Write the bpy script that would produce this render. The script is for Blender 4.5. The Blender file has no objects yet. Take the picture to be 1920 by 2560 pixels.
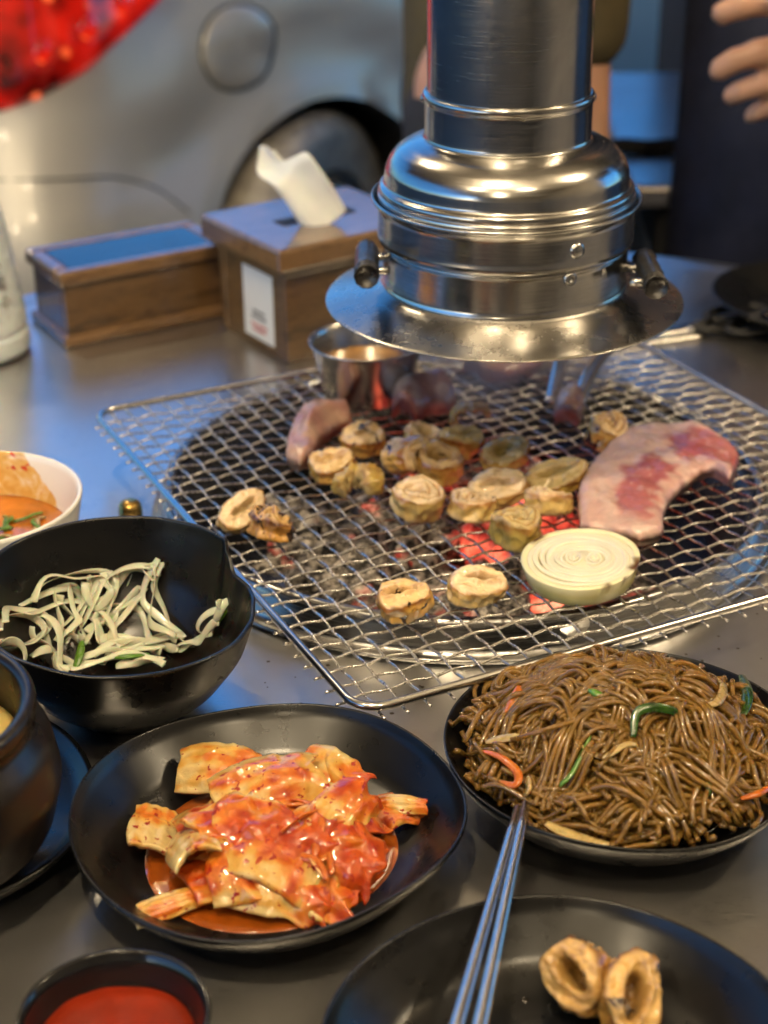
import bpy, bmesh, math, random
from mathutils import Vector, Matrix, noise, Euler

# ------------------------------------------------------------------ camera, sky, sun, exposure
scene = bpy.context.scene
COL = scene.collection
R = math.radians
GROUND = -0.75          # the table top is z = 0, the street 75 cm below

cam_data = bpy.data.cameras.new('camera')
cam = bpy.data.objects.new('camera', cam_data)
COL.objects.link(cam)
cam_data.sensor_fit = 'VERTICAL'
cam_data.sensor_height = 36.0
cam_data.lens = 36.0 * 4200 / 2560
cam_data.clip_start = 0.02
cam_data.clip_end = 400
cam_data.dof.use_dof = True
cam_data.dof.focus_distance = 0.725
cam_data.dof.aperture_fstop = 8.2
_p, _r = R(26.5), R(-0.5)
_f = Vector((0, math.cos(_p), -math.sin(_p)))
_x = Vector((1, 0, 0))
_u = _x.cross(_f)
_X = _x * math.cos(_r) + _u * math.sin(_r)
_U = -_x * math.sin(_r) + _u * math.cos(_r)
cam.matrix_world = Matrix(((_X.x, _U.x, -_f.x, 0), (_X.y, _U.y, -_f.y, 0), (_X.z, _U.z, -_f.z, 0.425), (0, 0, 0, 1)))
scene.camera = cam

world = bpy.data.worlds.new('World')
scene.world = world
world.use_nodes = True
wn = world.node_tree.nodes
wn.clear()
sky = wn.new('ShaderNodeTexSky')
sky.sky_type = 'NISHITA'
sky.sun_disc = False
sky.sun_elevation = R(6)
sky.sun_rotation = R(205)
sky.ozone_density = 5.5
sky.dust_density = 0.6
bg = wn.new('ShaderNodeBackground')
bg.inputs['Strength'].default_value = 0.15
wo = wn.new('ShaderNodeOutputWorld')
world.node_tree.links.new(sky.outputs[0], bg.inputs[0])
world.node_tree.links.new(bg.outputs[0], wo.inputs[0])

sun_data = bpy.data.lights.new('sun', 'SUN')
sun_data.energy = 0.25
sun_data.angle = R(3)
sun_data.color = (1.0, 0.72, 0.5)
sun = bpy.data.objects.new('sun', sun_data)
COL.objects.link(sun)
sun.rotation_euler = (R(84), 0, R(205 + 180))
sun.location = (3, -3, 3)

vs = scene.view_settings
vs.view_transform = 'Standard'
vs.look = 'None'
vs.exposure = 2.02
vs.gamma = 1.0
vs.use_curve_mapping = False
scene.render.engine = 'CYCLES'
cy = scene.cycles
cy.use_denoising = True
cy.use_adaptive_sampling = True
cy.adaptive_threshold = 0.02
cy.max_bounces = 10
cy.glossy_bounces = 6
cy.transmission_bounces = 8
cy.volume_bounces = 1
cy.transparent_max_bounces = 8
cy.sample_clamp_indirect = 6.0
cy.caustics_reflective = False
cy.caustics_refractive = False

# ------------------------------------------------------------------ helpers
rnd = random.Random(7)


def link(o, parent=None):
    COL.objects.link(o)
    if parent is not None:
        o.parent = parent
    return o


def tag(o, label=None, cat=None, group=None, kind=None):
    if label: o['label'] = label
    if cat: o['category'] = cat
    if group: o['group'] = group
    if kind: o['kind'] = kind
    return o


def thing(name, label, cat, loc=(0, 0, 0), rz=0.0, group=None):
    o = bpy.data.objects.new(name, None)
    o.empty_display_size = 0.02
    COL.objects.link(o)
    o.location = loc
    o.rotation_euler = (0, 0, rz)
    return tag(o, label, cat, group)


def mesh(name, vf, mats, smooth=True):
    me = bpy.data.meshes.new(name)
    me.from_pydata([tuple(v) for v in vf[0]], [], vf[1])
    if not isinstance(mats, (list, tuple)):
        mats = [mats]
    for m in mats:
        me.materials.append(m)
    if smooth:
        me.polygons.foreach_set('use_smooth', [True] * len(me.polygons))
    me.update()
    return me


def obj(name, vf, mat, parent=None, smooth=True, loc=(0, 0, 0), rot=(0, 0, 0), autos=None):
    me = vf if isinstance(vf, bpy.types.Mesh) else mesh(name, vf, mat, smooth)
    o = bpy.data.objects.new(name, me)
    o.location = loc
    o.rotation_euler = rot
    link(o, parent)
    if autos:
        sharp(me, autos)
    return o


def sharp(me, deg):
    bm = bmesh.new()
    bm.from_mesh(me)
    bmesh.ops.recalc_face_normals(bm, faces=bm.faces)
    for e in bm.edges:
        e.smooth = len(e.link_faces) == 2 and e.calc_face_angle(0) < R(deg)
    bm.to_mesh(me)
    bm.free()


def join(*parts):
    V, F = [], []
    for v, f in parts:
        b = len(V)
        V += list(v)
        F += [tuple(i + b for i in q) for q in f]
    return V, F


def xf(vf, m):
    return [m @ Vector(v) for v in vf[0]], vf[1]


def shift(vf, d):
    d = Vector(d)
    return [Vector(v) + d for v in vf[0]], vf[1]


def frames(pts):
    pts = [Vector(p) for p in pts]
    n = len(pts)
    T = []
    for i in range(n):
        a = pts[max(i - 1, 0)]
        b = pts[min(i + 1, n - 1)]
        t = (b - a)
        T.append(t.normalized() if t.length > 1e-9 else Vector((0, 0, 1)))
    up = Vector((0, 0, 1)) if abs(T[0].z) < 0.9 else Vector((0, 1, 0))
    N = []
    nrm = (up - T[0] * up.dot(T[0])).normalized()
    for i in range(n):
        nrm = nrm - T[i] * nrm.dot(T[i])
        nrm = nrm.normalized() if nrm.length > 1e-6 else T[i].orthogonal().normalized()
        N.append(nrm)
    return pts, T, N


def tube(pts, r, n=8, closed=False, flat=1.0, twist=0.0):
    """round (flat=1) or strap-like (flat<1 along the normal) sweep, capped when open"""
    pts, T, N = frames(pts)
    if closed:
        m = len(pts)
        T = [(pts[(i + 1) % m] - pts[i - 1]).normalized() for i in range(m)]
        N = []
        up = Vector((0, 0, 1))
        for t in T:
            q = up - t * up.dot(t)
            N.append(q.normalized())
    V, F = [], []
    m = len(pts)
    for i, p in enumerate(pts):
        ri = r[i] if isinstance(r, (list, tuple)) else r
        B = T[i].cross(N[i])
        tw = twist * i / max(m - 1, 1)
        for k in range(n):
            a = 2 * math.pi * k / n + tw
            ca, sa = math.cos(2 * math.pi * k / n), math.sin(2 * math.pi * k / n)
            NN = N[i] * math.cos(tw) + B * math.sin(tw)
            BB = B * math.cos(tw) - N[i] * math.sin(tw)
            V.append(p + NN * (ri * flat * ca) + BB * (ri * sa))
    lim = m if closed else m - 1
    for i in range(lim):
        j = (i + 1) % m
        for k in range(n):
            l = (k + 1) % n
            F.append((i * n + k, i * n + l, j * n + l, j * n + k))
    if not closed:
        F.append(tuple(range(n - 1, -1, -1)))
        F.append(tuple((m - 1) * n + k for k in range(n)))
    return V, F


def lathe(prof, n=64, mod=None, c=(0, 0, 0), axis='z'):
    """prof: (r, z) pairs, revolved; mod(theta, r, z) -> (r, z)"""
    V, F = [], []
    m = len(prof)
    for i, (r, z) in enumerate(prof):
        for k in range(n):
            a = 2 * math.pi * k / n
            rr, zz = mod(a, r, z) if mod else (r, z)
            V.append(Vector((c[0] + rr * math.cos(a), c[1] + rr * math.sin(a), c[2] + zz)))
    for i in range(m - 1):
        for k in range(n):
            l = (k + 1) % n
            F.append((i * n + k, i * n + l, (i + 1) * n + l, (i + 1) * n + k))
    if prof[0][0] > 1e-4 or True:
        F.append(tuple(range(n - 1, -1, -1)))
    F.append(tuple((m - 1) * n + k for k in range(n)))
    return V, F


def lathe_open(prof, n=64, mod=None, c=(0, 0, 0)):
    V, F = lathe(prof, n, mod, c)
    return V, F[:-2]


def rounded(pts, r, seg=5):
    """2-D polyline with its inner corners rounded"""
    out = [pts[0]]
    for i in range(1, len(pts) - 1):
        p = Vector(pts[i]); a = Vector(pts[i - 1]); b = Vector(pts[i + 1])
        da, db = (a - p), (b - p)
        d = min(r, da.length * 0.49, db.length * 0.49)
        s, e = p + da.normalized() * d, p + db.normalized() * d
        for k in range(seg + 1):
            t = k / seg
            q = s * (1 - t) ** 2 + p * 2 * t * (1 - t) + e * t * t
            out.append((q.x, q.y))
    out.append(pts[-1])
    return out


def box(sx, sy, sz, bev=0.0, c=(0, 0, 0), seg=2):
    bm = bmesh.new()
    bmesh.ops.create_cube(bm, size=1.0)
    for v in bm.verts:
        v.co = Vector((v.co.x * sx + c[0], v.co.y * sy + c[1], v.co.z * sz + c[2]))
    if bev > 0:
        bmesh.ops.bevel(bm, geom=list(bm.edges), offset=bev, segments=seg, affect='EDGES', profile=0.5)
    V = [v.co.copy() for v in bm.verts]
    bm.verts.index_update()
    F = [tuple(v.index for v in f.verts) for f in bm.faces]
    bm.free()
    return V, F


def blob(rx, ry, rz, sub=3, amp=0.0, freq=1.0, seed=0.0, amp2=0.0, freq2=1.0):
    bm = bmesh.new()
    bmesh.ops.create_icosphere(bm, subdivisions=sub, radius=1.0)
    V = []
    for v in bm.verts:
        d = v.co.normalized()
        p = Vector((d.x * rx, d.y * ry, d.z * rz))
        s = Vector((seed * 3.1, seed * 1.7, seed))
        k = amp * noise.noise(p * freq + s) + amp2 * noise.noise(p * freq2 + s)
        V.append(p + d * k)
    bm.verts.index_update()
    F = [tuple(v.index for v in f.verts) for f in bm.faces]
    bm.free()
    return V, F


def cr(P, t):
    """Catmull-Rom through the points P, t in 0..1"""
    n = len(P) - 1
    x = min(max(t, 0), 0.99999) * n
    i = int(x)
    f = x - i
    p = [Vector(P[max(0, min(n, i + d))]) for d in (-1, 0, 1, 2)]
    return 0.5 * ((2 * p[1]) + (p[2] - p[0]) * f + (2 * p[0] - 5 * p[1] + 4 * p[2] - p[3]) * f * f + (3 * p[1] - p[0] - 3 * p[2] + p[3]) * f ** 3)


def spline(P, n):
    return [cr(P, i / (n - 1)) for i in range(n)]


def shell(nu, nv, fn):
    """closed body from fn(u, v, side) with side +1 top, -1 bottom; the rims of both sheets are stitched"""
    V, F = [], []
    for s in (1, -1):
        for i in range(nu):
            for j in range(nv):
                V.append(Vector(fn(i / (nu - 1), j / (nv - 1), s)))
    o = nu * nv
    for i in range(nu - 1):
        for j in range(nv - 1):
            a, b, c, d = i * nv + j, (i + 1) * nv + j, (i + 1) * nv + j + 1, i * nv + j + 1
            F.append((a, b, c, d))
            F.append((o + a, o + d, o + c, o + b))
    rim = [i * nv for i in range(nu)] + [(nu - 1) * nv + j for j in range(1, nv)] + [i * nv + nv - 1 for i in range(nu - 2, -1, -1)] + [j for j in range(nv - 2, 0, -1)]
    for k in range(len(rim)):
        a, b = rim[k], rim[(k + 1) % len(rim)]
        F.append((a, o + a, o + b, b))
    return V, F


def fnoise(p, f, seed=0.0):
    return noise.noise(Vector((p[0] * f + seed, p[1] * f - seed * 1.3, p[2] * f + seed * 0.7)))


def copy_tree(o, parent=None):
    c = o.copy()
    COL.objects.link(c)
    c.parent = parent
    for ch in list(o.children):
        copy_tree(ch, c)
    return c


def colors(me, fn, name='tint'):
    """per-vertex colour of the thing itself (meat and fat, stem and leaf)"""
    at = me.attributes.new(name, 'FLOAT_COLOR', 'POINT')
    buf = []
    for v in me.vertices:
        c = fn(v.co)
        buf += [c[0], c[1], c[2], 1.0]
    at.data.foreach_set('color', buf)


# ------------------------------------------------------------------ materials
def nodes_of(name):
    m = bpy.data.materials.new(name)
    m.use_nodes = True
    nt = m.node_tree
    return m, nt, nt.nodes['Principled BSDF']


def setp(b, **kw):
    names = dict(base='Base Color', rough='Roughness', metal='Metallic', spec='Specular IOR Level', coat='Coat Weight', coatr='Coat Roughness',
                 sss='Subsurface Weight', sssr='Subsurface Radius', ssss='Subsurface Scale', trans='Transmission Weight', ior='IOR', aniso='Anisotropic',
                 emit='Emission Color', emits='Emission Strength', alpha='Alpha', sheen='Sheen Weight')
    for k, v in kw.items():
        s = b.inputs[names[k]]
        if k in ('base', 'emit') and len(v) == 3:
            v = (*v, 1.0)
        s.default_value = v


def coords(nt, scale=(1, 1, 1), space='Object'):
    tc = nt.nodes.new('ShaderNodeTexCoord')
    mp = nt.nodes.new('ShaderNodeMapping')
    mp.inputs['Scale'].default_value = scale
    nt.links.new(tc.outputs[space], mp.inputs['Vector'])
    return mp.outputs['Vector']


def tex(nt, vec, scale, detail=4, rough=0.55, dist=0.0):
    n = nt.nodes.new('ShaderNodeTexNoise')
    n.inputs['Scale'].default_value = scale
    n.inputs['Detail'].default_value = detail
    n.inputs['Roughness'].default_value = rough
    n.inputs['Distortion'].default_value = dist
    nt.links.new(vec, n.inputs['Vector'])
    return n.outputs['Fac']


def ramp(nt, fac, stops):
    r = nt.nodes.new('ShaderNodeValToRGB')
    e = r.color_ramp.elements
    while len(e) < len(stops):
        e.new(0.5)
    for k, (p, c) in enumerate(stops):
        e[k].position = p
        e[k].color = (*c, 1.0) if len(c) == 3 else c
    nt.links.new(fac, r.inputs['Fac'])
    return r.outputs['Color']


def mixc(nt, fac, a, b, mode='MIX'):
    m = nt.nodes.new('ShaderNodeMix')
    m.data_type = 'RGBA'
    m.blend_type = mode
    for k, s in ((0, fac), (6, a), (7, b)):
        if hasattr(s, 'links') or hasattr(s, 'is_output'):
            nt.links.new(s, m.inputs[k])
        elif k == 0:
            m.inputs[0].default_value = s
        else:
            m.inputs[k].default_value = (*s, 1.0)
    return m.outputs[2]


def bump(nt, b, height, strength=0.3, dist=0.001):
    n = nt.nodes.new('ShaderNodeBump')
    n.inputs['Strength'].default_value = strength
    n.inputs['Distance'].default_value = dist
    nt.links.new(height, n.inputs['Height'])
    nt.links.new(n.outputs['Normal'], b.inputs['Normal'])
    return n


def attr(nt, name='tint'):
    a = nt.nodes.new('ShaderNodeAttribute')
    a.attribute_name = name
    return a.outputs['Color']


def rnge(nt, fac, lo, hi):
    m = nt.nodes.new('ShaderNodeMapRange')
    m.inputs['From Min'].default_value = 0.3
    m.inputs['From Max'].default_value = 0.7
    m.inputs['To Min'].default_value = lo
    m.inputs['To Max'].default_value = hi
    nt.links.new(fac, m.inputs['Value'])
    return m.outputs['Result']


def simple(name, base, rough=0.5, var=0.12, scale=60.0, bmp=0.0, bscale=300.0, stretch=(1, 1, 1), rvar=0.06, bdist=0.0005, **kw):
    """plain stuff with a little colour, gloss and surface variation"""
    m, nt, b = nodes_of(name)
    setp(b, base=base, rough=rough, **kw)
    v = coords(nt, stretch)
    f = tex(nt, v, scale)
    lo = tuple(max(0, c * (1 - var)) for c in base)
    hi = tuple(min(1, c * (1 + var)) for c in base)
    nt.links.new(ramp(nt, f, [(0.3, lo), (0.7, hi)]), b.inputs['Base Color'])
    f2 = tex(nt, v, scale * 2.3, 5)
    nt.links.new(rnge(nt, f2, max(0.02, rough - rvar), rough + rvar), b.inputs['Roughness'])
    if bmp > 0:
        bump(nt, b, tex(nt, v, bscale, 4), bmp, bdist)
    return m


def brushed(name, base, rough, stretch, scale=40.0, bmp=0.15, aniso=0.4, grime=0.25, rv=0.1, dent=0.0, dscale=22.0):
    m, nt, b = nodes_of(name)
    setp(b, base=base, rough=rough, metal=1.0, aniso=aniso)
    v = coords(nt, stretch)
    streak = tex(nt, v, scale, 6, 0.65)
    v2 = coords(nt)
    smear = tex(nt, v2, 9.0, 5, 0.6, 0.6)
    c = ramp(nt, smear, [(0.35, tuple(x * (1 - grime) for x in base)), (0.65, base)])
    nt.links.new(c, b.inputs['Base Color'])
    mm = nt.nodes.new('ShaderNodeMath')
    mm.operation = 'ADD'
    nt.links.new(rnge(nt, streak, rough - rv, rough + rv), mm.inputs[0])
    nt.links.new(rnge(nt, smear, rv * 0.8, -rv * 0.5), mm.inputs[1])
    nt.links.new(mm.outputs[0], b.inputs['Roughness'])
    bn = bump(nt, b, streak, bmp, 0.0003)
    if dent > 0:
        b2 = nt.nodes.new('ShaderNodeBump')
        b2.inputs['Strength'].default_value = dent
        b2.inputs['Distance'].default_value = 0.002
        nt.links.new(tex(nt, v2, dscale, 2, 0.4), b2.inputs['Height'])
        nt.links.new(b2.outputs['Normal'], bn.inputs['Normal'])
    return m


MAT = {}
MAT['table_steel'] = brushed('table_steel', (0.66, 0.645, 0.625), 0.31, (8, 260, 8), 14, 0.07, 0.35, 0.12, 0.04)
_nt = MAT['table_steel'].node_tree
_tg = _nt.nodes.new('ShaderNodeCombineXYZ')
_tg.inputs[1].default_value = 1.0
_nt.links.new(_tg.outputs[0], _nt.nodes['Principled BSDF'].inputs['Tangent'])   # brushed from left to right
MAT['chrome'] = brushed('chrome', (0.38, 0.375, 0.37), 0.24, (1, 1, 60), 12, 0.05, 0.0, 0.15, 0.05)
MAT['hood_steel'] = brushed('hood_steel', (0.60, 0.585, 0.565), 0.17, (3, 3, 160), 10, 0.10, 0.25, 0.45, 0.08, 0.18, 30)
MAT['flange_steel'] = brushed('flange_steel', (0.46, 0.445, 0.42), 0.27, (6, 6, 6), 12, 0.02, 0.0, 0.30, 0.05, 0.12, 35)
MAT['wire'] = brushed('wire', (0.74, 0.71, 0.67), 0.27, (1, 1, 1), 300, 0.05, 0.0, 0.40, 0.08)
MAT['rod'] = brushed('rod', (0.62, 0.60, 0.57), 0.20, (1, 1, 1), 60, 0.03, 0.0, 0.15, 0.05)
MAT['cup_steel'] = brushed('cup_steel', (0.60, 0.58, 0.54), 0.20, (2, 2, 80), 20, 0.08, 0.2, 0.15, 0.06)
MAT['chopstick'] = brushed('chopstick', (0.62, 0.61, 0.60), 0.20, (60, 4, 60), 20, 0.05, 0.0, 0.1, 0.05)
MAT['black_ware'] = simple('black_ware', (0.0035, 0.0035, 0.0038), 0.30, 0.2, 40, 0.03, 900, rvar=0.05, spec=0.5)
MAT['black_gloss'] = simple('black_gloss', (0.008, 0.008, 0.009), 0.13, 0.2, 40, 0.0, rvar=0.04)
MAT['stone_pot'] = simple('stone_pot', (0.008, 0.005, 0.0035), 0.32, 0.5, 30, 0.10, 260, rvar=0.08)
MAT['iron'] = simple('iron', (0.018, 0.016, 0.015), 0.33, 0.5, 40, 0.3, 200, rvar=0.15, spec=0.6)
MAT['white_ceramic'] = simple('white_ceramic', (0.78, 0.76, 0.71), 0.18, 0.02, 20, coat=0.4)
MAT['brass'] = brushed('brass', (0.62, 0.40, 0.12), 0.25, (1, 1, 30), 60, 0.05, 0, 0.3)
MAT['tape'] = simple('tape', (0.03, 0.029, 0.028), 0.34, 0.4, 90, 0.4, 220, bdist=0.001)
MAT['tissue'] = simple('tissue', (0.82, 0.80, 0.77), 0.9, 0.03, 40, 0.15, 400, sss=0.15, ssss=0.01)
MAT['paper'] = simple('paper', (0.78, 0.77, 0.74), 0.6, 0.02)
MAT['ink'] = simple('ink', (0.06, 0.06, 0.06), 0.6)
MAT['red_ink'] = simple('red_ink', (0.55, 0.10, 0.07), 0.6)
MAT['bottle'] = simple('bottle', (0.70, 0.77, 0.82), 0.28, 0.04, 20, sss=0.2, ssss=0.02, coat=0.3, trans=0.12)
MAT['asphalt'] = simple('asphalt', (0.05, 0.05, 0.052), 0.85, 0.35, 60, 0.5, 300, bdist=0.004)
MAT['navy'] = simple('navy', (0.010, 0.015, 0.042), 0.85, 0.35, 25, 0.3, 600, sheen=0.15)
MAT['navy_apron'] = simple('navy_apron', (0.010, 0.013, 0.032), 0.8, 0.3, 30, 0.3, 700)
MAT['olive'] = simple('olive', (0.085, 0.065, 0.028), 0.85, 0.2, 30, 0.3, 600)
MAT['dark_cloth'] = simple('dark_cloth', (0.02, 0.021, 0.025), 0.85, 0.3, 30)
MAT['skin'] = simple('skin', (0.52, 0.29, 0.19), 0.45, 0.1, 30, 0.15, 500, sss=0.25, sssr=(1, 0.35, 0.2), ssss=0.008)
MAT['hair'] = simple('hair', (0.012, 0.010, 0.009), 0.4, 0.3, 60, 0.5, 200, stretch=(1, 1, 0.1))
MAT['plaster'] = simple('plaster', (0.42, 0.38, 0.33), 0.85, 0.2, 4, 0.3, 40, bdist=0.003)
MAT['dark_wall'] = simple('dark_wall', (0.035, 0.036, 0.042), 0.75, 0.25, 5, 0.3, 60, bdist=0.003)
MAT['awning'] = simple('awning', (0.58, 0.53, 0.45), 0.8, 0.15, 3, 0.2, 80)


def wood(name, dark, mid, light, stretch):
    m, nt, b = nodes_of(name)
    setp(b, rough=0.30, coat=0.9, coatr=0.12)
    v = coords(nt, stretch)
    g = tex(nt, v, 22, 8, 0.62, 1.2)
    c1 = ramp(nt, g, [(0.30, dark), (0.48, mid), (0.56, mid), (0.72, light)])
    f = tex(nt, coords(nt, tuple(s * 6 for s in stretch)), 60, 6, 0.7)
    c2 = ramp(nt, f, [(0.35, (0.55, 0.55, 0.55)), (0.6, (1, 1, 1))])
    nt.links.new(mixc(nt, 0.7, c1, c2, 'MULTIPLY'), b.inputs['Base Color'])
    bump(nt, b, f, 0.12, 0.0004)
    return m


MAT['wood_h'] = wood('wood_h', (0.034, 0.017, 0.006), (0.135, 0.072, 0.027), (0.21, 0.120, 0.050), (1.2, 4, 7))
MAT['wood_trim'] = wood('wood_trim', (0.075, 0.037, 0.015), (0.195, 0.108, 0.046), (0.28, 0.165, 0.080), (1.0, 3, 5))


def paint():
    m, nt, b = nodes_of('car_paint')
    setp(b, base=(0.34, 0.325, 0.295), rough=0.36, metal=0.25, coat=0.45, coatr=0.06)
    v = coords(nt)
    nt.links.new(ramp(nt, tex(nt, v, 900, 2), [(0.3, (0.50, 0.485, 0.445)), (0.7, (0.56, 0.545, 0.50))]), b.inputs['Base Color'])
    return m


MAT['car_paint'] = paint()
MAT['rubber'] = simple('rubber', (0.36, 0.33, 0.28), 0.6, 0.3, 40, 0.3, 120)
MAT['alloy'] = brushed('alloy', (0.80, 0.78, 0.72), 0.35, (1, 1, 1), 30, 0.05, 0.0, 0.25)
MAT['dark_plastic'] = simple('dark_plastic', (0.015, 0.015, 0.015), 0.6)
MAT['car_glass'] = simple('car_glass', (0.012, 0.014, 0.016), 0.05, coat=0.5)
MAT['acrylic'] = simple('acrylic', (0.012, 0.016, 0.024), 0.10, 0.3, 20)


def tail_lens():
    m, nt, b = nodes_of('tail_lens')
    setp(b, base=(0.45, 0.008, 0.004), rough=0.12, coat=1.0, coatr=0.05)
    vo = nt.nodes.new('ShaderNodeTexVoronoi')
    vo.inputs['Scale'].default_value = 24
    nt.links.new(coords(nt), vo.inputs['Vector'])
    painted_glints = ramp(nt, vo.outputs['Distance'], [(0.16, (1, 1, 1)), (0.26, (0, 0, 0))])  # orange spots painted into the emission as lamp glints on the facets
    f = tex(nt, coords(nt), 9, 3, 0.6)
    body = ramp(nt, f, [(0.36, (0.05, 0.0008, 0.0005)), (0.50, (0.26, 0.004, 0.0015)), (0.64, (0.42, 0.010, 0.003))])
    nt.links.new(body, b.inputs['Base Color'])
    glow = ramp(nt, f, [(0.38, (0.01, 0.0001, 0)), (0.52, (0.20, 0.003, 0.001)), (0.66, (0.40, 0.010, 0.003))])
    nt.links.new(mixc(nt, painted_glints, glow, (0.65, 0.085, 0.02)), b.inputs['Emission Color'])
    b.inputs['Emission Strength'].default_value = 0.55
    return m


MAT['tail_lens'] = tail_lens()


def tripe_mat(name, char, seed):
    m, nt, b = nodes_of(name)
    setp(b, rough=0.27, coat=0.85, coatr=0.07, sss=0.22, sssr=(1.0, 0.55, 0.22), ssss=0.004, spec=0.45)
    tc = nt.nodes.new('ShaderNodeTexCoord')
    oi = nt.nodes.new('ShaderNodeObjectInfo')
    ad = nt.nodes.new('ShaderNodeVectorMath')
    ad.operation = 'ADD'
    cb = nt.nodes.new('ShaderNodeCombineXYZ')
    nt.links.new(oi.outputs['Random'], cb.inputs[0])
    nt.links.new(oi.outputs['Random'], cb.inputs[1])
    nt.links.new(tc.outputs['Object'], ad.inputs[0])
    nt.links.new(cb.outputs[0], ad.inputs[1])
    v = ad.outputs[0]
    a = tex(nt, v, 110 + seed, 5, 0.6, 0.5)
    mul = ramp(nt, a, [(0.28, (0.62, 0.52, 0.40)), (0.43, (0.93, 0.90, 0.84)), (0.60, (1.0, 1.0, 1.0)), (0.78, (1.12, 1.15, 1.2))])
    base = mixc(nt, 1.0, attr(nt), mul, 'MULTIPLY')
    c = tex(nt, v, 85, 3, 0.5, 1.0)
    k = ramp(nt, c, [(char, (0, 0, 0)), (char + 0.05, (1, 1, 1))])
    c2 = mixc(nt, k, base, (0.035, 0.014, 0.005))
    nt.links.new(c2, b.inputs['Base Color'])
    hb = tex(nt, v, 420, 5, 0.6, 0.8)
    bump(nt, b, hb, 0.5, 0.0012)
    return m


MAT['tripe'] = tripe_mat('tripe', 0.70, 0)
MAT['tripe_brown'] = tripe_mat('tripe_brown', 0.615, 6)
MAT['tripe_charred'] = tripe_mat('tripe_charred', 0.585, 2)
# top, side, rim colours of the grilled pieces
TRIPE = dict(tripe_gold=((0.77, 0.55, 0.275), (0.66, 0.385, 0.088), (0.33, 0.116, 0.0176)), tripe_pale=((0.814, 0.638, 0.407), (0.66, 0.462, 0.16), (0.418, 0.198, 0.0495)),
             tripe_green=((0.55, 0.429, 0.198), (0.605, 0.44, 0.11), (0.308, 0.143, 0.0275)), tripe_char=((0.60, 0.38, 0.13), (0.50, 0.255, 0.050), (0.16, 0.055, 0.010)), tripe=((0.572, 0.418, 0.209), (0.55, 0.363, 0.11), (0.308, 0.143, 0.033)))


def tinted(name, rough, coat=0.5, sss=0.2, sssr=(1, 0.4, 0.25), ssss=0.004, speck=None, bs=350.0, bmp=0.25, var=0.25, scale=140.0, trans=0.0, bd=0.001, coatr=0.1, spec=0.5):
    """colour from the mesh's own tint attribute, broken up by noise, optional specks"""
    m, nt, b = nodes_of(name)
    setp(b, rough=rough, coat=coat, coatr=coatr, sss=sss, sssr=sssr, ssss=ssss, trans=trans, spec=spec)
    v = coords(nt)
    f = tex(nt, v, scale, 5, 0.65)
    mul = ramp(nt, f, [(0.3, (1 - var,) * 3), (0.7, (1, 1, 1))])
    c = mixc(nt, 1.0, attr(nt), mul, 'MULTIPLY')
    if speck:
        s = tex(nt, v, speck[1], 2, 0.5)
        k = ramp(nt, s, [(speck[2], (0, 0, 0)), (speck[2] + 0.03, (1, 1, 1))])
        c = mixc(nt, k, c, speck[0])
    nt.links.new(c, b.inputs['Base Color'])
    bump(nt, b, tex(nt, v, bs, 4, 0.6), bmp, bd)
    return m


MAT['pork'] = tinted('pork', 0.34, 0.45, 0.3, bs=330, bmp=0.5, var=0.22, scale=190, bd=0.0014)
MAT['kimchi'] = tinted('kimchi', 0.40, 0.95, 0.3, coatr=0.04, spec=0.25, ssss=0.004, speck=((0.26, 0.012, 0.003), 300, 0.63), bs=420, bmp=0.45, var=0.2, scale=160, bd=0.0012)
MAT['onion_slice'] = tinted('onion_slice', 0.3, 0.4, 0.35, sssr=(1, 0.9, 0.4), ssss=0.006, bs=200, bmp=0.12, var=0.08, scale=120)


def glassy(name, base, trans, rough, ior=1.36, coat=0.3, sss=0.0, bmp=0.2, bs=300, var=0.2):
    m, nt, b = nodes_of(name)
    setp(b, base=base, rough=rough, trans=trans, ior=ior, coat=coat, coatr=0.08, sss=sss, ssss=0.003)
    v = coords(nt)
    f = tex(nt, v, 120, 4)
    nt.links.new(ramp(nt, f, [(0.3, tuple(c * (1 - var) for c in base)), (0.7, base)]), b.inputs['Base Color'])
    bump(nt, b, tex(nt, v, bs, 4), bmp, 0.0008)
    return m


MAT['onion_strip'] = glassy('onion_strip', (0.98, 0.90, 0.70), 0.38, 0.14, sss=0.4, var=0.08)
MAT['green_strip'] = simple('green_strip', (0.065, 0.16, 0.012), 0.3, 0.3, 200, 0.2, 300, coat=0.4, sss=0.2, ssss=0.003)
MAT['scallion'] = simple('scallion', (0.020, 0.060, 0.006), 0.25, 0.5, 160, 0.3, 260, coat=0.6, sss=0.15, ssss=0.002)
MAT['carrot'] = simple('carrot', (0.42, 0.105, 0.008), 0.25, 0.2, 160, 0.3, 300, coat=0.6, sss=0.25, ssss=0.004)
MAT['cabbage'] = simple('cabbage', (0.36, 0.26, 0.10), 0.28, 0.25, 160, 0.3, 300, coat=0.5, sss=0.25, ssss=0.004)
MAT['noodle'] = glassy('noodle', (0.56, 0.30, 0.060), 0.68, 0.13, 1.4, 0.5, 0.10, 0.04, 500, 0.35)
MAT['juice'] = glassy('juice', (0.62, 0.14, 0.012), 0.55, 0.07, 1.35, 0.6, 0.1, 0.1, 260, 0.3)
MAT['red_sauce'] = simple('red_sauce', (0.19, 0.014, 0.002), 0.5, 0.25, 60, 0.25, 120, coat=0.0, spec=0.18, sss=0.2, ssss=0.004, bdist=0.0012)
MAT['orange_sauce'] = simple('orange_sauce', (0.50, 0.16, 0.02), 0.16, 0.35, 60, 0.3, 160, coat=0.6, sss=0.2, ssss=0.004, bdist=0.001)
MAT['dip_sauce'] = simple('dip_sauce', (0.33, 0.17, 0.055), 0.2, 0.35, 60, 0.3, 160, coat=0.3, bdist=0.001)
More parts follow.
